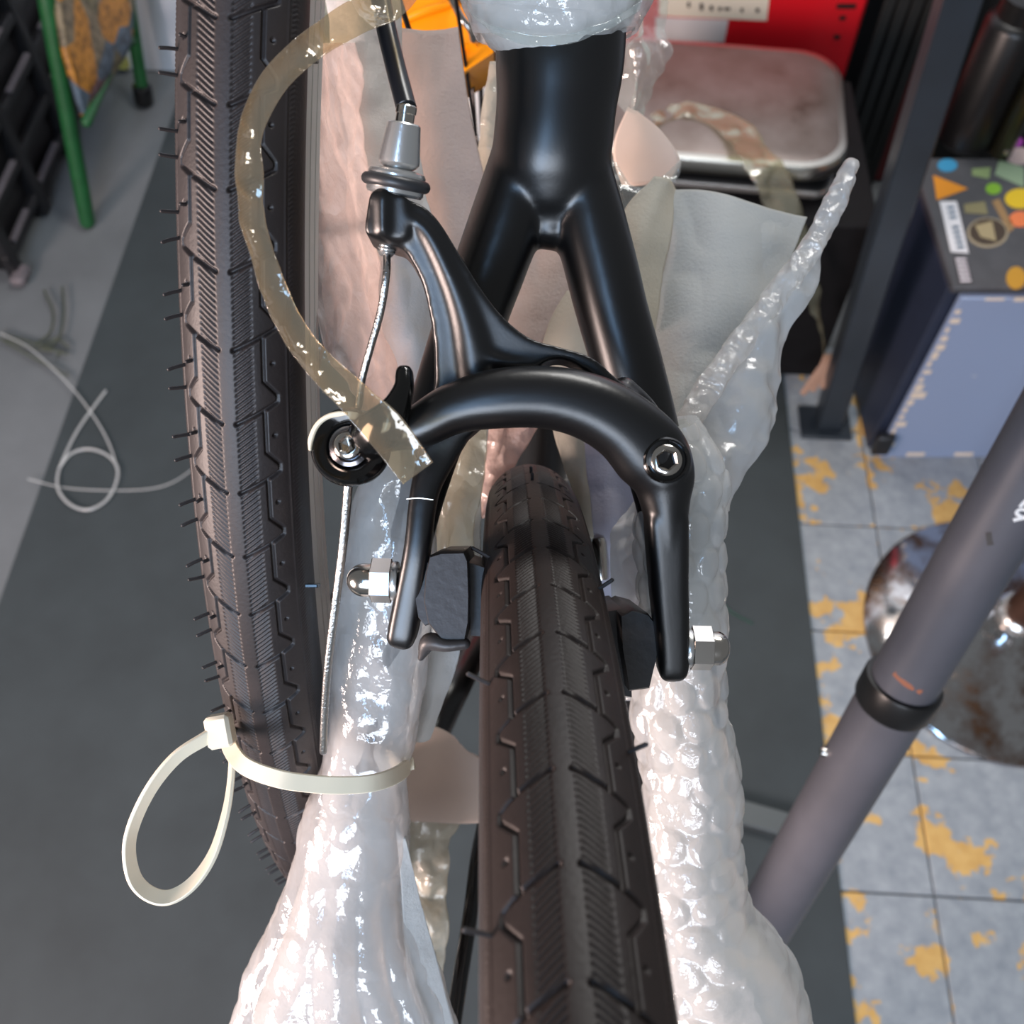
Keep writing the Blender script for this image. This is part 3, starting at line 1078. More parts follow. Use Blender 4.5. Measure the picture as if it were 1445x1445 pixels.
sheet('foam_sheet', [[(775, 585, .352), (805, 590, .349), (850, 600, .352)], [(790, 640, .350), (815, 640, .347), (842, 640, .350)], [(806, 690, .348), (824, 690, .345), (842, 690, .348)], [(826, 760, .346), (834, 760, .344), (842, 760, .346)]],
      FOAMB, .0010, 40, 30, .001, 60, .0006, 80, label='off-white foam strip hanging to the side of the seat tube', cat='foam sheet', seed=11)
sheet('foam_sheet', [[(822, 590, .338), (860, 600, .336), (892, 610, .338)], [(828, 660, .334), (860, 660, .331), (896, 660, .334)], [(836, 730, .331), (870, 730, .327), (905, 730, .331)], [(840, 800, .330), (880, 800, .326), (915, 800, .330)], [(842, 900, .330), (880, 900, .326), (915, 900, .330)]],
      foam('lilac_foam', (200, 198, 212), .35), .0012, 60, 40, .0012, 50, .0005, 70, label='bluish foam sheet tucked inside the brake arm with the pivot bolt', cat='foam sheet', seed=12)
sheet('bubble_film_sheet', [[(905, 680, .306), (930, 670, .300), (960, 690, .304)], [(868, 730, .304), (905, 720, .296), (960, 730, .300)], [(858, 780, .304), (900, 780, .294), (960, 780, .298)], [(860, 830, .304), (900, 830, .295), (960, 830, .299)], [(858, 900, .305), (900, 900, .297), (960, 900, .300)], [(870, 990, .305), (900, 990, .299), (960, 990, .302)]],
      FILM, .0006, 80, 60, .002, 50, .0012, 80, label='milky bubble film bulging inside the brake arm with the pivot bolt', cat='bubble film', seed=13)
# right side
sheet('foam_sheet', [[(940, 268, .345), (1040, 282, .338), (1140, 306, .345)], [(915, 350, .338), (1020, 360, .330), (1115, 370, .338)], [(900, 440, .330), (990, 450, .322), (1075, 450, .330)], [(905, 530, .324), (970, 540, .316), (1020, 540, .322)], [(915, 620, .318), (950, 620, .312), (985, 620, .316)]],
      FOAMG, .0014, 100, 100, .0022, 30, .0008, 45, label='broad white foam sheet standing up beside the black stay', cat='foam sheet', seed=14)
sheet('foam_sheet', [[(925, 248, .336), (945, 252, .338), (956, 268, .344)], [(880, 300, .332), (915, 310, .330), (948, 320, .336)], [(880, 380, .326), (905, 385, .324), (935, 390, .330)], [(890, 470, .322), (905, 470, .320), (922, 470, .324)]],
      FOAMB, .0012, 40, 30, .0008, 50, .0003, 60, label='folded cream corner of foam against the black stay', cat='foam sheet', seed=15)
roll = sweep([(1198, 236, .318, 12, .0026), (1186, 270, .316, 15, .0030), (1158, 325, .313, 16, .0032), (1120, 385, .310, 17, .0034), (1075, 445, .307, 18, .0036), (1030, 505, .303, 18, .0036), (985, 570, .299, 18, .0036), (958, 625, .296, 16, .0034)], 220, 26, 2.2)
rv = roll[0]
rv = rv + AZ * (.0009 * ridged(rv * 170, 2))[:, None] + AX * (.0007 * fbm(rv * 230, 2))[:, None]
part('film_roll', (rv, roll[1]), film('roll_film', (.95, .94, .92), .5, .05, .7, 150), angle=None, label='rolled edge of clear bubble film sticking up past the foam', cat='plastic film')
sheet('bubble_film_sheet', [[(1168, 325, .318), (1152, 345, .316), (1120, 390, .314)], [(1145, 400, .314), (1115, 420, .309), (1070, 455, .310)], [(1110, 470, .310), (1075, 480, .304), (1020, 520, .306)], [(1095, 560, .308), (1050, 570, .300), (975, 590, .301)], [(1060, 640, .304), (1020, 650, .296), (960, 660, .297)], [(1020, 720, .298), (995, 725, .292), (955, 725, .292)]],
      FILM, .0006, 110, 80, .002, 55, .0014, 85, label='clear bubble film spreading down from the rolled edge', cat='bubble film', seed=16)
sheet('card_piece', [[(886, 152, .375), (893, 156, .375), (900, 158, .375)], [(868, 195, .375), (905, 195, .374), (935, 188, .375)], [(866, 225, .375), (905, 225, .374), (960, 228, .375)], [(878, 262, .375), (900, 262, .374), (948, 256, .375)]],
      CARD, .0012, 20, 20, .0004, 30, label='pale pink card corner poking out behind the black tube', cat='card')
sheet('film_sheet', [[(862, 225, .366), (900, 262, .364), (962, 225, .366)], [(866, 260, .364), (905, 275, .361), (955, 250, .364)], [(872, 320, .362), (885, 310, .359), (905, 280, .362)]],
      CLEAR, .0005, 30, 30, .002, 60, .001, 80, label='clear film scrap around the pink card corner', cat='plastic film', seed=17)
sheet('plastic_bag', [[(872, -20, .42), (910, -20, .41), (962, -20, .42)], [(868, 40, .42), (905, 40, .405), (955, 40, .42)], [(866, 100, .42), (900, 100, .40), (940, 100, .42)], [(864, 150, .42), (895, 150, .405), (920, 150, .42)], [(866, 195, .42), (890, 195, .41), (912, 178, .42)]],
      CLEAR, .0004, 70, 50, .004, 40, .004, 60, label='crinkled clear plastic bag behind the black tube', cat='plastic bag', seed=18)
# below
sheet('foam_sheet', [[(598, 905, .318), (620, 915, .316), (648, 915, .318)], [(590, 960, .320), (615, 960, .316), (640, 955, .319)], [(585, 1010, .321), (605, 1010, .318), (622, 1000, .320)], [(580, 1045, .322), (592, 1045, .320), (604, 1040, .321)]],
      FOAMW, .0012, 40, 24, .001, 60, .0004, 80, label='white foam scrap below the brake pad on the cable clamp side', cat='foam sheet', seed=19)
sheet('card_piece', [[(574, 1052, .40), (606, 1026, .40), (636, 1036, .40), (650, 1058, .40)], [(570, 1080, .40), (610, 1072, .398), (650, 1072, .398), (690, 1078, .40)], [(566, 1120, .40), (610, 1120, .397), (650, 1120, .397), (694, 1120, .40)], [(564, 1158, .40), (610, 1160, .398), (650, 1162, .398), (694, 1160, .40)]],
      CARD, .0012, 24, 24, .0005, 30, label='pale pink card piece hanging between tyre and wrapped stay', cat='card')
sheet('film_strip', [[(568, 1150, .405), (606, 1155, .402), (652, 1155, .405)], [(566, 1200, .405), (600, 1200, .40), (634, 1195, .404)], [(568, 1270, .405), (600, 1270, .40), (630, 1270, .404)], [(574, 1350, .405), (600, 1350, .40), (628, 1350, .404)], [(590, 1420, .405), (606, 1420, .402), (620, 1420, .404)]],
      FILMB, .0005, 70, 30, .0025, 50, .002, 80, label='wrinkled beige film strip hanging below the pink card', cat='plastic film', seed=20)

# ------------------------------------------------------------------ cable tie
tie = empty('cable_tie', P(310, 1035, .272), 'white nylon cable tie strapping tyre to wrapped stay with a looped tail', 'cable tie')


def strap(rows, w_m, t_m, tilt_list, n=90):
    """flat strap: centre line with width direction turning between image-up and view"""
    c = catmull([(*r, a) for r, a in zip(rows, tilt_list)], n)
    path = np.array([P(*q[:3]) for q in c])
    T = nrm(np.gradient(path, axis=0))
    S = nrm(np.cross(T, AZ))
    U = np.cross(S, T)
    a = c[:, 3]
    Wd = S * np.cos(a)[:, None] + U * np.sin(a)[:, None]
    Nd = np.cross(T, Wd)
    pr = [(-1, -.6), (-.9, -1), (.9, -1), (1, -.6), (1, .6), (.9, 1), (.72, 1), (.66, .6), (-.66, .6), (-.72, 1), (-.9, 1), (-1, .6)]
    V = path[:, None] + np.stack([Wd * (x * w_m / 2) + Nd * (y * t_m / 2) for x, y in pr], 1)
    f = grid_faces(n, len(pr), False, True).tolist() + [list(range(len(pr)))[::-1], list(range((n - 1) * len(pr), n * len(pr)))]
    return V.reshape(-1, 3), f


part('strap', strap([(322, 1030, .285), (324, 1052, .276), (345, 1080, .268), (390, 1098, .265), (440, 1106, .267), (490, 1108, .270), (530, 1104, .274), (562, 1092, .284), (578, 1076, .298), (570, 1060, .312), (520, 1050, .322), (430, 1040, .325), (350, 1030, .318), (322, 1028, .298), (320, 1030, .284)],
     .0046, .0013, [.25, .2, .15, .12, .12, .12, .15, .25, .3, .2, .15, .12, .12, .2, .25], 140), NYLON, tie, angle=30)
hd_rot = np.column_stack([nrm(AX * .98 + AY * .18), nrm(AY * .98 - AX * .18), AZ])
head = part('head', box(P(311, 1031, .270), .0066, .0086, .0060, hd_rot, .0009), NYLON, tie)
part('tail_loop', strap([(312, 1030, .270), (290, 1042, .268), (250, 1068, .266), (215, 1110, .265), (190, 1160, .265), (182, 1200, .265), (190, 1240, .266), (212, 1262, .267), (240, 1266, .268), (272, 1246, .269), (300, 1206, .270), (318, 1150, .271), (326, 1100, .273), (328, 1050, .276), (326, 1028, .280)],
     .0040, .0012, [.5, .6, .8, 1.0, 1.1, 1.15, 1.0, .8, .75, .8, .95, 1.05, 1.1, 1.1, 1.1], 160), NYLON, tie, angle=30)

# ------------------------------------------------------------------ tape strips
tp = [(580, -30, .222), (540, 8, .217), (480, 38, .212), (420, 80, .206), (378, 125, .202), (352, 190, .199), (348, 250, .198), (354, 320, .198), (372, 390, .198), (402, 450, .198), (446, 510, .198), (505, 570, .198), (548, 612, .199), (590, 668, .200)]
tw_ = [(28, .0), (27, .1), (21, .3), (17, .5), (15.5, .6), (13.5, .75), (14, .85), (14.5, .8), (14.5, .7), (18, .6), (21, .45), (25, .3), (28, .2), (26, .1)]
rows = []
for (x, y, d), (w, tl) in zip(tp, tw_):
    rows.append((x, y, d, w, tl))
c = catmull(rows, 200)
pth = np.array([P(*q[:3]) for q in c])
T, S, U = frames(pth, AZ)
hw = c[:, 3] * c[:, 2] / F
ca = c[:, 4]
Wd = S * np.cos(ca)[:, None] + U * np.sin(ca)[:, None]
hw = hw / np.maximum(np.cos(ca), .55)
vv = np.linspace(-1, 1, 24)
Gd = pth[:, None] + Wd[:, None] * (hw[:, None] * vv)[..., None]
q = Gd + 4
Nn = np.cross(T, Wd)
Gd = Gd + Nn[:, None] * (.0010 * ridged(q * np.array([90, 90, 90]), 2) + .0008 * fbm(q * 60, 2) - .0012 * vv[None]**2)[..., None]
v_, f_ = shell(Gd, .00012)
mk('packing_tape', v_, f_, TAPE, None, label='yellowed clear packing tape curling across tyre and brake clamp', cat='tape')

def dep_z(x, y, z):
    return -(G(x, y, z) - CO) @ AZ


def dep_y(x, y, wy):
    r = P(x, y, 1.0) - CO
    return wy / r[1]


tp2 = [(900, 196, dep_z(900, 196, .478)), (922, 168, dep_z(922, 168, .476)), (960, 154, dep_z(960, 154, .476)), (1005, 160, dep_z(1005, 160, .478)), (1045, 187, dep_z(1045, 187, .482)), (1078, 228, dep_y(1078, 228, 1.215)), (1102, 275, dep_y(1102, 275, 1.195)), (1124, 330, dep_y(1124, 330, 1.18)), (1146, 400, dep_y(1146, 400, 1.17)), (1160, 455, dep_y(1160, 455, 1.165)), (1168, 500, dep_y(1168, 500, 1.165))]
w2 = [(9, .7), (12, .6), (14, .5), (18, .4), (24, .3), (28, .2), (29, .2), (26, .3), (20, .5), (13, .7), (9, .9)]
c = catmull([(*a, *b) for a, b in zip(tp2, w2)], 140)
pth = np.array([P(*q[:3]) for q in c])
T, S, U = frames(pth, AZ)
hw = c[:, 3] * c[:, 2] / F
Wd = S * np.cos(c[:, 4])[:, None] + U * np.sin(c[:, 4])[:, None]
vv = np.linspace(-1, 1, 20)
Gd = pth[:, None] + Wd[:, None] * (hw[:, None] * vv)[..., None]
Nn = np.cross(T, Wd)
Gd = Gd + Nn[:, None] * (.005 * ridged((Gd + 2) * 22, 2))[..., None]
v_, f_ = shell(Gd, .0002)
DT = dep_y(1168, 500, 1.165)
t2 = empty('packing_tape', P(1166, 500, DT), 'twisted clear tape with a frayed brown end hanging off the scale pan', 'tape')
mk('tape_strip', v_, f_, film('old_tape', (.84, .82, .68), .22, .10, .6, 30, gloss=.14), t2)
for k, (x1, y1, x2, y2) in enumerate([(1168, 505, 1132, 556), (1166, 500, 1146, 552), (1168, 502, 1160, 548), (1170, 500, 1174, 545)]):
    part('frayed_end', sweep([(x1, y1, DT, 3, .0008), ((x1 + x2) / 2 + 2, (y1 + y2) / 2, DT + .002, 6, .001), (x2, y2, DT + .005, 4, .0008)], 14, 10), simple('brown_fibre', (150, 118, 100), .7), t2)

# ------------------------------------------------------------------ repair stand pole
POLE = simple('grey_painted_tube', (84, 84, 90), .42, var=.12, vscale=14)
p1, p2 = P(1445, 672, .5), P(1092, 1278, .73)
dv = nrm(p2 - p1)
foot = p2 + dv * (p2[2] / -dv[2])
top = p1 - dv * .25
stand = empty('stand_pole', foot, 'leaning grey steel tube with black collar standing on the mat', 'pole')
colr = P(1283, 998, .588)
tcol = np.dot(colr - p1, dv)
cen = p1 + dv * tcol
Lup = np.linalg.norm(cen - top)
Ldn = np.linalg.norm(foot - cen)
part('upper_tube', lathe([(.0195, 0), (.0195, Lup + .01)], top, dv, 48), POLE, stand, angle=30)
part('lower_tube', lathe([(.0195, 0), (.0208, .002), (.0208, Ldn - .004), (.0195, Ldn - .002)], cen, dv, 48), POLE, stand, angle=30)
part('collar', lathe([(.0203, -.012), (.0222, -.0115), (.0228, -.0095), (.0228, .0055), (.0220, .0075), (.0205, .008)], cen, dv, 48), simple('black_collar', (22, 22, 22), .35), stand, angle=30)
sx = nrm(np.cross(dv, AZ))
for t_, s_, m_ in ((.003, -1, simple('pale_bolt', (214, 214, 190), .35)), (.060, 1, STEEL)):
    o_ = cen + dv * t_ + sx * (.0218 * s_) * (1 if True else 0)
    part('screw', lathe([(.0030, -.002), (.0030, .0012), (.0022, .0026), (.00001, .0030)], o_, sx * s_, 16), m_, stand)
rust = simple('rust_smear', (150, 92, 66), .7)
LET = simple('white_print', (228, 228, 226), .5)


def on_tube(along, ang, r=.0197):
    up = nrm(AZ - dv * np.dot(AZ, dv))
    s = np.cross(dv, up)
    return p1 + dv * along + r * (math.cos(ang) * up + math.sin(ang) * s)


def print_mark(name, pts, w, mat, parent, r=.0197):
    path = catmull([on_tube(a, g, r) for a, g in pts], 16)
    up = nrm(AZ - dv * np.dot(AZ, dv))
    v, f = sweep_raw(path, w, .00012, 8, ref=up)
    part(name, (v, f), mat, parent)


def tube_px(x, y):
    """pixel -> (along, angle) on the near side of the tube"""
    a_, g_ = np.meshgrid(np.linspace(-.06, .25, 311), np.linspace(-1.3, 1.3, 105), indexing='ij')
    up = nrm(AZ - dv * np.dot(AZ, dv))
    s = np.cross(dv, up)
    v_ = p1 + a_[..., None] * dv + .0197 * (np.cos(g_)[..., None] * up + np.sin(g_)[..., None] * s) - CO
    d_ = -(v_ @ AZ)
    e_ = (722.5 + F * (v_ @ AX) / d_ - x)**2 + (722.5 - F * (v_ @ AY) / d_ - y)**2
    k_ = np.unravel_index(np.argmin(e_), e_.shape)
    return a_[k_], g_[k_]


for w_, pts in ((.0011, [(1430, 733), (1440, 733), (1456, 730)]), (.0009, [(1434, 725), (1437, 720), (1443, 719), (1449, 722), (1448, 728), (1441, 729), (1434, 725)]),
                (.0010, [(1439, 715), (1446, 708), (1456, 700)])):
    print_mark('lettering', [tube_px(*q_) for q_ in pts], w_, LET, stand)
print_mark('rust_mark', [tube_px(*q_) for q_ in ((1262, 950), (1278, 966), (1300, 978))], .0016, rust, stand)
print_mark('scuff', [tube_px(*q_) for q_ in ((1396, 752), (1399, 768))], .0020, simple('dark_scuff', (62, 56, 52), .6), stand)
# flat steel bar lying on the mat beside the stand
bc = G(1090, 1160)
part('steel_bar', box(bc + np.array([-.06, .012, .016]), .26, .035, .020, np.array(Matrix.Rotation(math.radians(-16), 3, 'Z')), .002), simple('dull_steel', (74, 80, 82), .45, .3), label='short dull steel bar lying on the mat behind the pole', cat='steel bar')

# ------------------------------------------------------------------ chrome stool base
dcn = np.array([.775, .695, .006])
R_ = .213


def chrome_mat():
    t = NT('stained_chrome')
    n = t.noise(16, 5, .65)
    t.l(t.ramp(n, [(.40, lin((205, 205, 206))), (.62, lin((120, 92, 74)))]), t.b.inputs['Base Color'])
    t.l(t.ramp(n, [(.40, (.06, .06, .06)), (.65, (.30, .30, .30))]), t.b.inputs['Roughness'])
    t.b.inputs['Metallic'].default_value = 1
    return t.m


CHR = chrome_mat()
stool = empty('stool_base', dcn, 'round stained chrome stool base with dark centre column on tiles', 'stool')
part('base_dish', lathe([(R_ - .004, -.004), (R_, -.002), (R_, .003), (R_ - .004, .006), (R_ * .85, .014), (R_ * .6, .028), (R_ * .35, .046), (R_ * .2, .062), (R_ * .17, .07), (.0001, .072)], dcn, np.array([0, 0, 1.]), 96), CHR, stool, angle=50)
part('base_collar', lathe([(.034, .060), (.036, .064), (.036, .085), (.031, .09)], dcn, np.array([0, 0, 1.]), 40), ALU, stool)
part('column', lathe([(.027, .06), (.027, .55), (.024, .555)], dcn, np.array([0, 0, 1.]), 40), simple('rusty_brown_column', (92, 66, 54), .35, .7, var=.2), stool)

# ------------------------------------------------------------------ right background
post = empty('steel_post', G(1165, 615), 'dark blue-black square steel post standing on the tiled floor', 'post')
pb = G(1165, 612)
NAVY = simple('dark_navy_steel', (38, 46, 54), .38, var=.15, vscale=10)
lean = nrm(np.array([-.075, 0, 1.0]))
RL = np.column_stack([nrm(fl(1, 0) - lean * np.dot(fl(1, 0), lean)), np.cross(lean, nrm(fl(1, 0) - lean * np.dot(fl(1, 0), lean))), lean])
part('post_body', box(pb + np.array([.006, .02, 0]) + lean * .46, .044, .04, .90, RL, .003), NAVY, post)
part('foot_plate', box(pb + np.array([.0, .02, .005]), .09, .07, .008, RG, .001), NAVY, post)

bx0, bx1, by0, by1, bh = .632, 1.06, 1.05, 1.33, .41
cab = empty('tool_cabinet', np.array([.86, 1.19, 0]), 'blue-grey tool cabinet with peeling edges and stickers on its dark lid', 'cabinet')


def cab_mat():
    t = NT('chipped_blue_grey_paint')
    g = t.n('ShaderNodeNewGeometry')
    n = t.noise(22, 5, .65)
    mask = t.ramp(n, [(.70, (0, 0, 0)), (.73, (1, 1, 1))])
    m = t.n('ShaderNodeMix', data_type='RGBA')
    t.l(mask, m.inputs['Factor'])
    m.inputs['A'].default_value = lin((134, 152, 182))
    m.inputs['B'].default_value = lin((226, 218, 206))
    t.l(m.outputs['Result'], t.b.inputs['Base Color'])
    t.b.inputs['Roughness'].default_value = .5
    return t.m


CABF = cab_mat()
CAB_SHADE = simple('cabinet_shaded_side', (36, 44, 62), .5, var=.1)  # shade on the cabinet's side put into its navy colour
CABT = simple('cabinet_dark_lid', (66, 68, 72), .5, var=.15)
part('body', box(np.array([(bx0 + bx1) / 2, (by0 + by1) / 2 + .006, bh / 2]), bx1 - bx0, by1 - by0 - .012, bh - .012, None, .002), CAB_SHADE, cab)
part('front_panel', box(np.array([(bx0 + bx1) / 2 + .008, by0, bh / 2 - .004]), bx1 - bx0 - .016, .012, bh - .010, None, .002), CABF, cab)
part('lid', box(np.array([(bx0 + bx1) / 2, (by0 + by1) / 2, bh]), bx1 - bx0, by1 - by0, .012, None, .002), CABT, cab)
PEEL = simple('bare_chipped_edge', (214, 202, 184), .7)
for k in range(19):
    w_ = .006 + .018 * rng.random()**2
    part('paint_chip', box(np.array([bx0 + .017 + w_ / 2, by0 - .0065, .022 + k * .0195]), w_, .001, .009 + .009 * rng.random(), None, .0004), PEEL, cab)
for k in range(11):
    w_ = .010 + .022 * rng.random()
    part('paint_chip', box(np.array([bx0 + .065 + .036 * k, by0 - .0065, bh - .011]), w_, .001, .004 + .005 * rng.random(), None, .0004), PEEL, cab)
for k in range(4):
    part('paint_chip', box(np.array([bx0 + .08 + k * .085, by0 - .0065, .012]), .02 + .02 * rng.random(), .001, .010, None, .0004), PEEL, cab)
part('latch', box(np.array([bx0 + .01, by0 - .012, .05]), .03, .014, .05, None, .003), simple('latch_black', (20, 22, 26), .4), cab)
zt = bh + .0064


def sticker(pxy, shape, rgb, lab, parent=None, z=None, name='sticker'):
    """pixel outline on the lid top"""
    z = z or bh + .0068
    if shape == 'poly':
        b_ = np.array([G(x, y, z) for x, y in pxy])
    else:
        x, y, rx, ry = pxy
        b_ = np.array([G(x + rx * math.cos(t), y + ry * math.sin(t), z) for t in np.linspace(0, 2 * math.pi, 24, endpoint=False)])
    n = len(b_)
    v = np.vstack([b_ - [0, 0, .0008], b_])
    f = [list(range(n))[::-1], list(range(n, 2 * n))] + [[i, (i + 1) % n, (i + 1) % n + n, i + n] for i in range(n)]
    return part(name, (v, f), simple('sticker_' + lab.split()[0], rgb, .5), parent or cab, smooth=False, label=lab)


sticker((1337, 233, 14, 9), 'el', (48, 132, 172), 'blue oval sticker')
sticker([(1317, 247), (1366, 266), (1322, 282)], 'poly', (196, 128, 30), 'orange triangular sticker')
st_a = sticker([(1326, 284), (1350, 284), (1367, 357), (1342, 355)], 'poly', (206, 208, 212), 'white strip sticker with faded print')
st_b = sticker([(1345, 362), (1364, 362), (1374, 398), (1353, 400)], 'poly', (52, 50, 54), 'dark strip sticker with pale print')
st_c = sticker((1394, 328, 29, 21), 'el', (150, 140, 116), 'oval sticker ring')
sticker((1394, 327, 26, 18.5), 'el', (58, 46, 34), 'brown oval centre', st_c, bh + .0071, 'emblem')
sticker([(1376, 318), (1400, 312), (1406, 340), (1384, 334)], 'poly', (150, 138, 104), 'pale emblem on the oval sticker', st_c, bh + .0074, 'emblem')
sticker((1440, 280, 22, 14), 'el', (206, 176, 24), 'yellow round sticker')
sticker((1440, 309, 16, 11), 'el', (214, 116, 66), 'orange round sticker')
sticker((1402, 266, 11, 8), 'el', (112, 160, 42), 'green round sticker')
sticker([(1410, 226), (1445, 236), (1445, 264), (1404, 246)], 'poly', (128, 150, 122), 'pale green rectangular sticker')
sticker([(1372, 238), (1398, 236), (1396, 252), (1372, 247)], 'poly', (120, 140, 96), 'olive sticker')
sticker([(1360, 288), (1390, 284), (1394, 302), (1362, 300)], 'poly', (120, 116, 84), 'khaki sticker')
sticker([(1400, 284), (1410, 280), (1432, 322), (1424, 328)], 'poly', (140, 112, 74), 'tan strip sticker')
sticker((1434, 392, 14, 16), 'el', (176, 132, 28), 'mustard round sticker')
sticker((1434, 200, 10, 8), 'el', (136, 40, 140), 'purple round sticker')
sticker((1440, 220, 20, 12), 'el', (178, 160, 156), 'pinkish round sticker')
INK = simple('faded_ink', (70, 96, 120), .6)
for k in range(9):
    if k == 3: continue
    t = k / 8
    sticker([(1336 + 14 * t, 291 + 56 * t), (1346 + 14 * t, 290 + 56 * t), (1347 + 14 * t, 294 + 56 * t), (1337 + 14 * t, 295 + 56 * t)], 'poly', (92, 112, 132) if k < 3 else (60, 88, 110), 'faded print stroke', st_a, bh + .0071, 'print_stroke')
for k in range(6):
    t = k / 5
    sticker([(1348 + 7 * t, 364 + 30 * t), (1363 + 7 * t, 364 + 30 * t), (1364 + 7 * t, 367 + 30 * t), (1349 + 7 * t, 368 + 30 * t)], 'poly', (196, 192, 198), 'pale print stroke', st_b, bh + .0071, 'print_stroke')

# canister on the cabinet
can = empty('canister', G(1372, 214, bh + .007), 'black cylindrical canister with dark metal tube standing on the cabinet lid', 'canister')
cb = np.array(can.location)
UPV = np.array([0, 0, 1.])
CANB = simple('canister_black', (8, 8, 9), .35)
part('canister_body', lathe([(.040, 0), (.044, .004), (.044, .20), (.040, .206), (.034, .21), (.034, .24), (.00001, .243)], cb + np.array([-.004, .03, 0]), UPV, 40), CANB, can, angle=35)
part('metal_tube', lathe([(.016, 0), (.017, .003), (.017, .12), (.0175, .122), (.0175, .13), (.015, .132), (.015, .25), (.00001, .252)], cb + np.array([.042, -.005, 0]), UPV, 28), simple('dark_bronze_metal', (70, 68, 52), .25, .8), can, angle=35)
part('rivet', lathe([(.005, 0), (.004, .002), (.00001, .003)], cb + np.array([.042, -.022, .016]), np.array([0, -1., .2]), 14), STEEL, can)

# orange bowl edge at the right
ob = G(1494, 430, bh + .0075)
part('orange_cup', lathe([(.036, 0), (.040, .002), (.052, .06), (.060, .10), (.064, .102), (.064, .106), (.058, .106), (.050, .06), (.038, .006), (.00001, .005)], ob, UPV, 48), simple('orange_plastic', (246, 150, 30), .35), label='orange plastic cup on the corner of the blue-grey cabinet', cat='cup')

# low dark bench with the scale, the red machine behind
bench = empty('low_bench', np.array([.33, 1.405, 0]), 'low dark bench under the steel weighing scale', 'bench')
DK = simple('near_black_paint', (16, 16, 18), .75, var=.2, spec=.2)
bcn = np.array([.325, 1.405, 0])
part('bench_top', box(bcn + [.02, -.01, .375], .46, .36, .03, RG, .004), DK, bench)
for sx_ in (-.19, .19):
    for sy_ in (-.13, .13):
        part('leg', box(bcn + [0, 0, .18] + fl(sx_, sy_), .045, .045, .36, RG, .003), DK, bench)
part('front_panel', box(bcn + [.02, -.165, .185], .44, .02, .34, RG, .002), DK, bench)
part('side_panel', box(bcn + [.23, 0, .185], .02, .32, .34, RG, .002), DK, bench)


def rrect(cx, cy, w, h, r, n=8):
    pts = []
    for (sx_, sy_, a0_) in ((1, 1, 0), (-1, 1, 90), (-1, -1, 180), (1, -1, 270)):
        for k in range(n + 1):
            t = math.radians(a0_ + 90 * k / n)
            pts.append((cx + sx_ * (w / 2 - r) + r * math.cos(t), cy + sy_ * (h / 2 - r) + r * math.sin(t)))
    return np.array(pts)


def stacked(levels, c, rot):
    """levels: (w,h,r,z) rounded rectangles lofted upward"""
    R = []
    for w, h, r, z in levels:
        q = rrect(0, 0, w, h, r)
        R.append(np.column_stack([q, np.full(len(q), z)]) @ rot.T + c)
    n = len(R[0])
    f = grid_faces(len(R), n, False, True).tolist() + [list(range(n))[::-1], list(range((len(R) - 1) * n, len(R) * n))]
    return np.vstack(R), f


RS = np.array(Matrix.Rotation(math.radians(-7), 3, 'Z'))
sc_c = np.array([.325, 1.405, .391])
scale = empty('weighing_scale', sc_c, 'weighing scale with a stained rounded steel pan beside the red machine', 'scale')
part('scale_body', stacked([(.36, .25, .03, 0), (.37, .26, .03, .006), (.37, .26, .03, .028), (.35, .24, .03, .032)], sc_c, RS), simple('scale_black', (20, 22, 24), .35), scale, angle=40)
part('bezel', stacked([(.376, .266, .03, .010), (.378, .268, .03, .012), (.378, .268, .03, .020), (.376, .266, .03, .022)], sc_c, RS), ALU, scale, angle=40)
part('pan_support', stacked([(.22, .16, .02, .030), (.22, .16, .02, .05)], sc_c, RS), DK, scale)


def pan_mat():
    t = NT('stained_steel_pan')
    n = t.noise(11, 5, .6)
    t.l(t.ramp(n, [(.35, lin((122, 112, 108))), (.6, lin((104, 92, 86))), (.75, lin((72, 58, 50)))]), t.b.inputs['Base Color'])
    t.b.inputs['Metallic'].default_value = .35
    t.b.inputs['Roughness'].default_value = .45
    return t.m


part('pan', stacked([(.375, .275, .065, .050), (.392, .292, .07, .051), (.396, .296, .072, .054), (.396, .296, .072, .072), (.390, .290, .07, .0765), (.376, .276, .066, .078)], sc_c, RS), simple('pan_rim_steel', (190, 188, 180), .3, 1.0), scale, angle=40)
part('pan_top', stacked([(.372, .272, .065, .0775), (.368, .268, .064, .0790)], sc_c, RS), pan_mat(), scale, angle=40)

RED = simple('red_enamel', (206, 22, 34), .35)
red = empty('red_machine', np.array([.345, 1.92, 0]), 'red enamelled machine housing with white labels and small dark slots', 'machine')
RM = np.array(Matrix.Rotation(math.radians(-6), 3, 'Z'))
rc = np.array([.345, 1.92, .42])
part('housing_body', box(rc + RM @ np.array([0, -.03, 0]), .62, .22, .84, RM, .006), RED, red)


def on_front(x, z, y=-.1405):
    return rc + RM @ np.array([x, y, z])


def face_px(px_, py_):
    """pixel -> local (x,z) on the red front face"""
    n = RM @ np.array([0, -1., 0])
    r = AX * ((px_ - 722.5) / F) + AY * ((722.5 - py_) / F) - AZ
    o_ = on_front(0, 0, -.14)
    t = np.dot(o_ - CO, n) / np.dot(r, n)
    l = RM.T @ (CO + r * t - rc)
    return l[0], l[2]


def face_quad(name, pts, mat, lift=.0008, lab=None):
    q = np.array([on_front(*face_px(x, y), -.14 - lift) for x, y in pts])
    q2 = np.array([on_front(*face_px(x, y), -.1395) for x, y in pts])
    n = len(q)
    f = [list(range(n)), list(range(n, 2 * n))[::-1]] + [[i, i + n, (i + 1) % n + n, (i + 1) % n] for i in range(n)]
    part(name, (np.vstack([q, q2]), f), mat, red, smooth=False, label=lab)


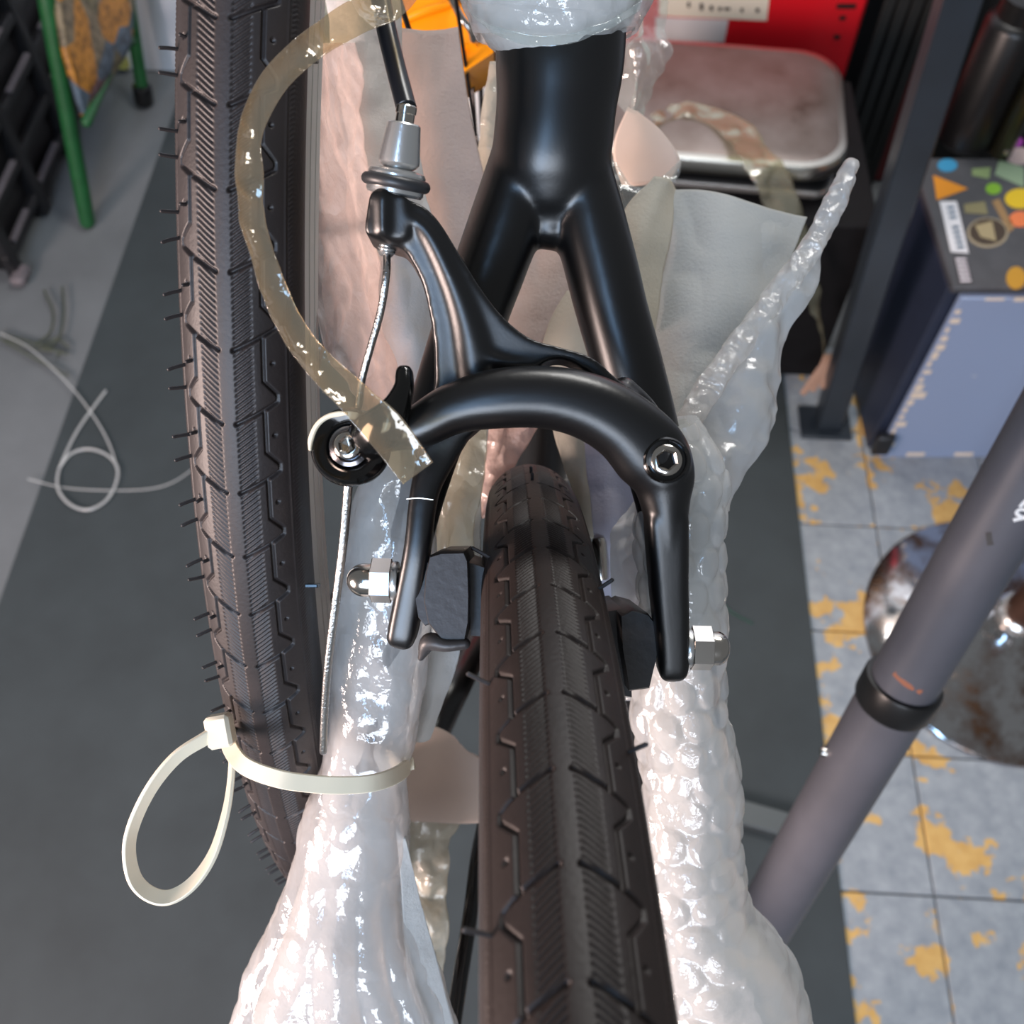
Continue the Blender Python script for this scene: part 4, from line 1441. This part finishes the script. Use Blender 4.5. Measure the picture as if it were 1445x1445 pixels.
LABM = simple('cream_label', (222, 214, 196), .5)
LABW = simple('white_label', (212, 210, 212), .5)
DARKM = simple('dark_print', (52, 46, 44), .6)
face_quad('label_plate', [(930, -60), (1092, -60), (1082, 29), (930, 22)], LABM, .001, 'cream label with small pictograms')
face_quad('label_plate', [(925, 24), (1028, 28), (1022, 60), (925, 56)], LABW, .001, 'white label')
for x, y, w, h in ((972, 6, 4, 8), (990, 9, 5, 10), (1004, 11, 5, 7), (1016, 12, 5, 5), (1026, 12, 9, 4), (1047, 14, 4, 6), (1069, 14, 5, 6)):
    face_quad('print_mark', [(x - w / 2, y - h / 2), (x + w / 2, y - h / 2), (x + w / 2, y + h / 2), (x - w / 2, y + h / 2)], DARKM, .0014)
BLKM = simple('slot_black', (12, 10, 10), .6)
face_quad('slot', [(1181, 5), (1209, 5), (1207, 12), (1180, 12)], BLKM, .0012)
face_quad('slot', [(1185, 22), (1194, 22), (1193, 28), (1184, 28)], BLKM, .0012)
face_quad('slot', [(1177, 49), (1186, 49), (1185, 55), (1176, 55)], BLKM, .0012)

# dark net and cupboard between the red machine and the post
cup = empty('dark_cupboard', np.array([1.05, 1.85, 0]), 'dark cupboard with a maroon door edge behind the steel post', 'cupboard')
part('cupboard_body', box(np.array([1.01, 1.90, .42]), .68, .14, .84, RG, .004), simple('cupboard_black', (10, 10, 11), .6), cup)
part('maroon_panel', box(np.array([.80, 1.78, .42]), .075, .02, .84, RG, .003), simple('maroon_panel', (92, 14, 18), .45), cup)
net = empty('black_net', np.array([.71, 1.76, 0]), 'black hanging net bag beside the red machine', 'net')
NETM = simple('black_net_cord', (26, 28, 28), .7)
for k in range(12):
    x = .665 + .0085 * k
    part('net_cord', tube_w([np.array([x, 1.76, .84]), np.array([x + .004, 1.745, .6]), np.array([x - .004 * (k % 3 - 1), 1.74, .3]), np.array([x + .006, 1.75, .006])], .005, 20, 6), NETM, net)

# ------------------------------------------------------------------ left background
CR = simple('black_plastic_crate', (24, 24, 27), .5, var=.2)
SL = simple('slot_light_and_foot_grey', (104, 98, 102), .5, var=.1)
crate = empty('plastic_crate', np.array([-1.15, 1.75, 0]), 'tall black plastic crate with slotted side, slot light painted grey, by the wall', 'crate')
cx0 = -.985


def cloc(u, v, z):
    return fl(u, v, z)


cu, cv0, cv1, chh = -1.06, 1.42, 2.02, .62
part('crate_body', box(cloc(cu - .17, (cv0 + cv1) / 2, chh / 2), .30, cv1 - cv0 - .02, chh - .02, RG, .01), CR, crate)
for v_ in (cv0 + .02, cv0 + .20, cv0 + .40, cv1 - .02):
    part('crate_post', box(cloc(cu - .01, v_, chh / 2), .026, .03, chh, RG, .004), CR, crate)
for k in range(7):
    z = .05 + k * .09
    part('crate_rail', box(cloc(cu - .008, (cv0 + cv1) / 2, z), .018, cv1 - cv0, .022, RG, .003), CR, crate)
    for j, v_ in enumerate((cv0 + .11, cv0 + .30, cv0 + .49)):
        if (k + j) % 3 == 2: continue
        part('slot_light', box(cloc(cu - .002, v_ + .02 * ((k * 7 + j * 3) % 3 - 1), z + .014), .012, .12 if (k + j) % 2 else .09, .007, RG, .001), SL, crate)  # light showing through the slots, painted as paler grey bars
part('crate_foot', box(cloc(cu + .005, cv0 + .005, .012), .03, .05, .02, RG, .006), SL, crate)
part('storage_box', stacked([(.20, .30, .02, 0), (.22, .32, .02, .10), (.235, .335, .024, .102), (.235, .335, .024, .12)], cloc(cu - .15, 1.62, chh - .009), RG), simple('pale_blue_grey_plastic', (140, 150, 166), .4), angle=40, label='pale blue-grey plastic tub on top of the black crate', cat='storage box')

GREEN = simple('green_paint', (26, 84, 44), .45, var=.2)
easel = empty('green_stand', G(125, 320), 'green wooden stand holding a printed comic style board', 'stand')


def leg_to(pa, top_, r, nm='leg', m=GREEN):
    part(nm, tube_w([top_, pa], r, 12, 14, ref=AX), m, easel)


la = G(126, 318) + np.array([0, 0, .012])
lb = G(205, 146) + np.array([0, 0, .012])
ta = P(62, -20, 1.80)
tb = P(178, -20, 2.14)
leg_to(la, ta, .016)
leg_to(lb, tb, .014)
part('rubber_foot', lathe([(.020, -.011), (.022, -.006), (.022, .03), (.015, .034)], lb, nrm(tb - lb), 20), GLOSSB, easel)
part('cross_rail', tube_w([ta * .72 + la * .28, tb * .55 + lb * .45], .010, 8, 12), GREEN, easel)


def board_mat():
    t = NT('printed_board')
    vor = t.n('ShaderNodeTexVoronoi')
    vor.inputs['Scale'].default_value = 16
    g = t.n('ShaderNodeTexCoord')
    t.l(g.outputs['Object'], vor.inputs['Vector'])
    sep = t.n('ShaderNodeSeparateColor')
    t.l(vor.outputs['Color'], sep.inputs[0])
    r = t.ramp(sep.outputs[0], [(.0, lin((120, 112, 84))), (.25, lin((186, 128, 50))), (.42, lin((88, 104, 118))), (.6, lin((128, 116, 92))), (.78, lin((118, 92, 96))), (.95, lin((60, 84, 88)))])
    r.node.color_ramp.interpolation = 'CONSTANT'
    n = t.noise(60, 4, .7)
    m = t.n('ShaderNodeMix', data_type='RGBA', blend_type='MULTIPLY')
    m.inputs['Factor'].default_value = .8
    t.l(r, m.inputs['A'])
    t.l(t.ramp(n, [(.42, (.25, .25, .25)), (.55, (1, 1, 1))]), m.inputs['B'])
    t.l(m.outputs['Result'], t.b.inputs['Base Color'])
    return t.m


sheet('board', [[(74, -40, 1.80), (130, -40, 1.92), (184, -40, 2.05)], [(88, 60, 1.84), (130, 60, 1.93), (184, 50, 2.06)], [(104, 120, 1.88), (135, 115, 1.95), (160, 100, 2.04)], [(118, 164, 1.93), (128, 150, 1.96), (138, 140, 2.0)]], board_mat(), .012, 20, 20, .0, 10, parent=easel)
part('board_strut', tube_w([P(122, 172, 1.92), P(170, 60, 2.08)], .010, 8, 12), GREEN, easel)
part('yellow_panel', box(G(168, 108) + np.array([-.01, .02, .10]), .07, .02, .18, RG, .003), simple('yellow_green_board', (168, 168, 92), .6), easel)

# clear nylon line: a loop and a long tail on the mat
NL = film('nylon_line', (.9, .92, .92), .55, .12, .1, 60)
zz = .0095


def gl(pts, h=zz):
    return [G(x, y, h) for x, y in pts]


lp = [(149, 552), (128, 580), (108, 610), (92, 642), (82, 668), (82, 690), (94, 708), (112, 718), (130, 718), (150, 706), (163, 684), (166, 662), (156, 646), (138, 636), (118, 634), (98, 642), (84, 660)]
lp_w = [G(x, y, zz + (.004 if 4 < i < 12 else .002)) for i, (x, y) in enumerate(lp)]
ln_ = [(0, 470), (40, 490), (80, 525), (112, 560), (140, 600), (156, 632), (166, 664)]
line = empty('nylon_line', G(125, 680), 'clear plastic line coiled in a small loop on the dark mat', 'plastic line')
part('line_loop', tube_w(lp_w, .0024, 140, 10, ref=UPV), NL, line)
part('line_end', tube_w(gl(ln_, .012), .0016, 80, 8, ref=UPV), NL, line)
part('line_tail', tube_w(gl([(40, 676), (90, 688), (150, 692), (210, 690), (245, 680), (275, 660)], .0085), .0013, 60, 8, ref=UPV), NL, line)
TW = simple('grey_green_wire', (70, 76, 62), .5)
tang = empty('wire_bundle', G(60, 470), 'tangle of thin dull wires lying on the grey floor by the crate', 'wire')
for pts in ([(0, 470), (40, 482), (70, 492), (95, 500)], [(62, 410), (75, 440), (70, 470), (50, 486)], [(88, 405), (90, 440), (84, 475), (70, 490)], [(10, 480), (50, 492), (85, 496), (80, 502)], [(0, 478), (30, 495), (60, 512), (95, 530)], [(60, 488), (80, 478), (96, 490)]):
    part('wire_strand', tube_w(gl(pts, .006 + .004 * random.random()), .0022, 30, 6, ref=UPV), TW, tang)
part('thread', tube_w(gl([(1010, 840), (1030, 862), (1062, 880)], .008), .0009, 16, 6, ref=UPV), simple('green_thread', (40, 90, 74), .6), label='short green thread lying on the dark mat', cat='thread')

# ------------------------------------------------------------------ orange plastic part behind the foam
ORG = simple('orange_plastic_part', (255, 158, 12), .3)
opart = empty('orange_clamp', P(640, 60, .50), 'orange plastic clamp jaw with a steel spring wire', 'clamp')
part('clamp_body', extrude([(560, -40), (624, -40), (660, 20), (672, 62), (640, 64), (600, 52), (564, 48)], .470, .500, .01), ORG, opart, angle=25)
part('clamp_jaw', extrude([(628, 44), (672, 60), (694, 62), (697, 74), (652, 104), (640, 70)], .474, .505, .01), ORG, opart, angle=25)
part('clamp_ridge', sweep([(566, 30, .468, 5, .002), (600, 16, .467, 6, .002), (634, 6, .468, 5, .002)], 20, 12), ORG, opart)
part('spring_wire', tube([(628, -20, .466), (640, 4, .464), (650, 24, .464), (664, 42, .466), (668, 56, .470)], .0018, 30, 10), STEEL, opart)
part('brown_grip', sweep([(645, -40, .49, 14, .006), (655, 0, .49, 16, .007), (668, 40, .492, 10, .006)], 20, 18), simple('brown_rubber', (110, 68, 56), .5), opart)
# dark rack behind the gap under the clamp
rack = empty('storage_rack', np.array([-.2, 1.6, 0]), 'dark low rack of mixed brown parts behind the bicycle', 'rack')
part('rack_body', box(np.array([-.16, 1.66, .2]), .36, .26, .40, RG, .004), simple('rack_dark', (34, 32, 32), .6, var=.3), rack)
part('rack_box', box(np.array([-.10, 1.64, .46]), .13, .14, .12, RG, .004), simple('rack_brown', (150, 104, 78), .6, var=.2), rack)
part('rack_box', box(np.array([-.26, 1.66, .45]), .12, .14, .10, RG, .004), simple('rack_grey', (126, 128, 116), .6, var=.2), rack)
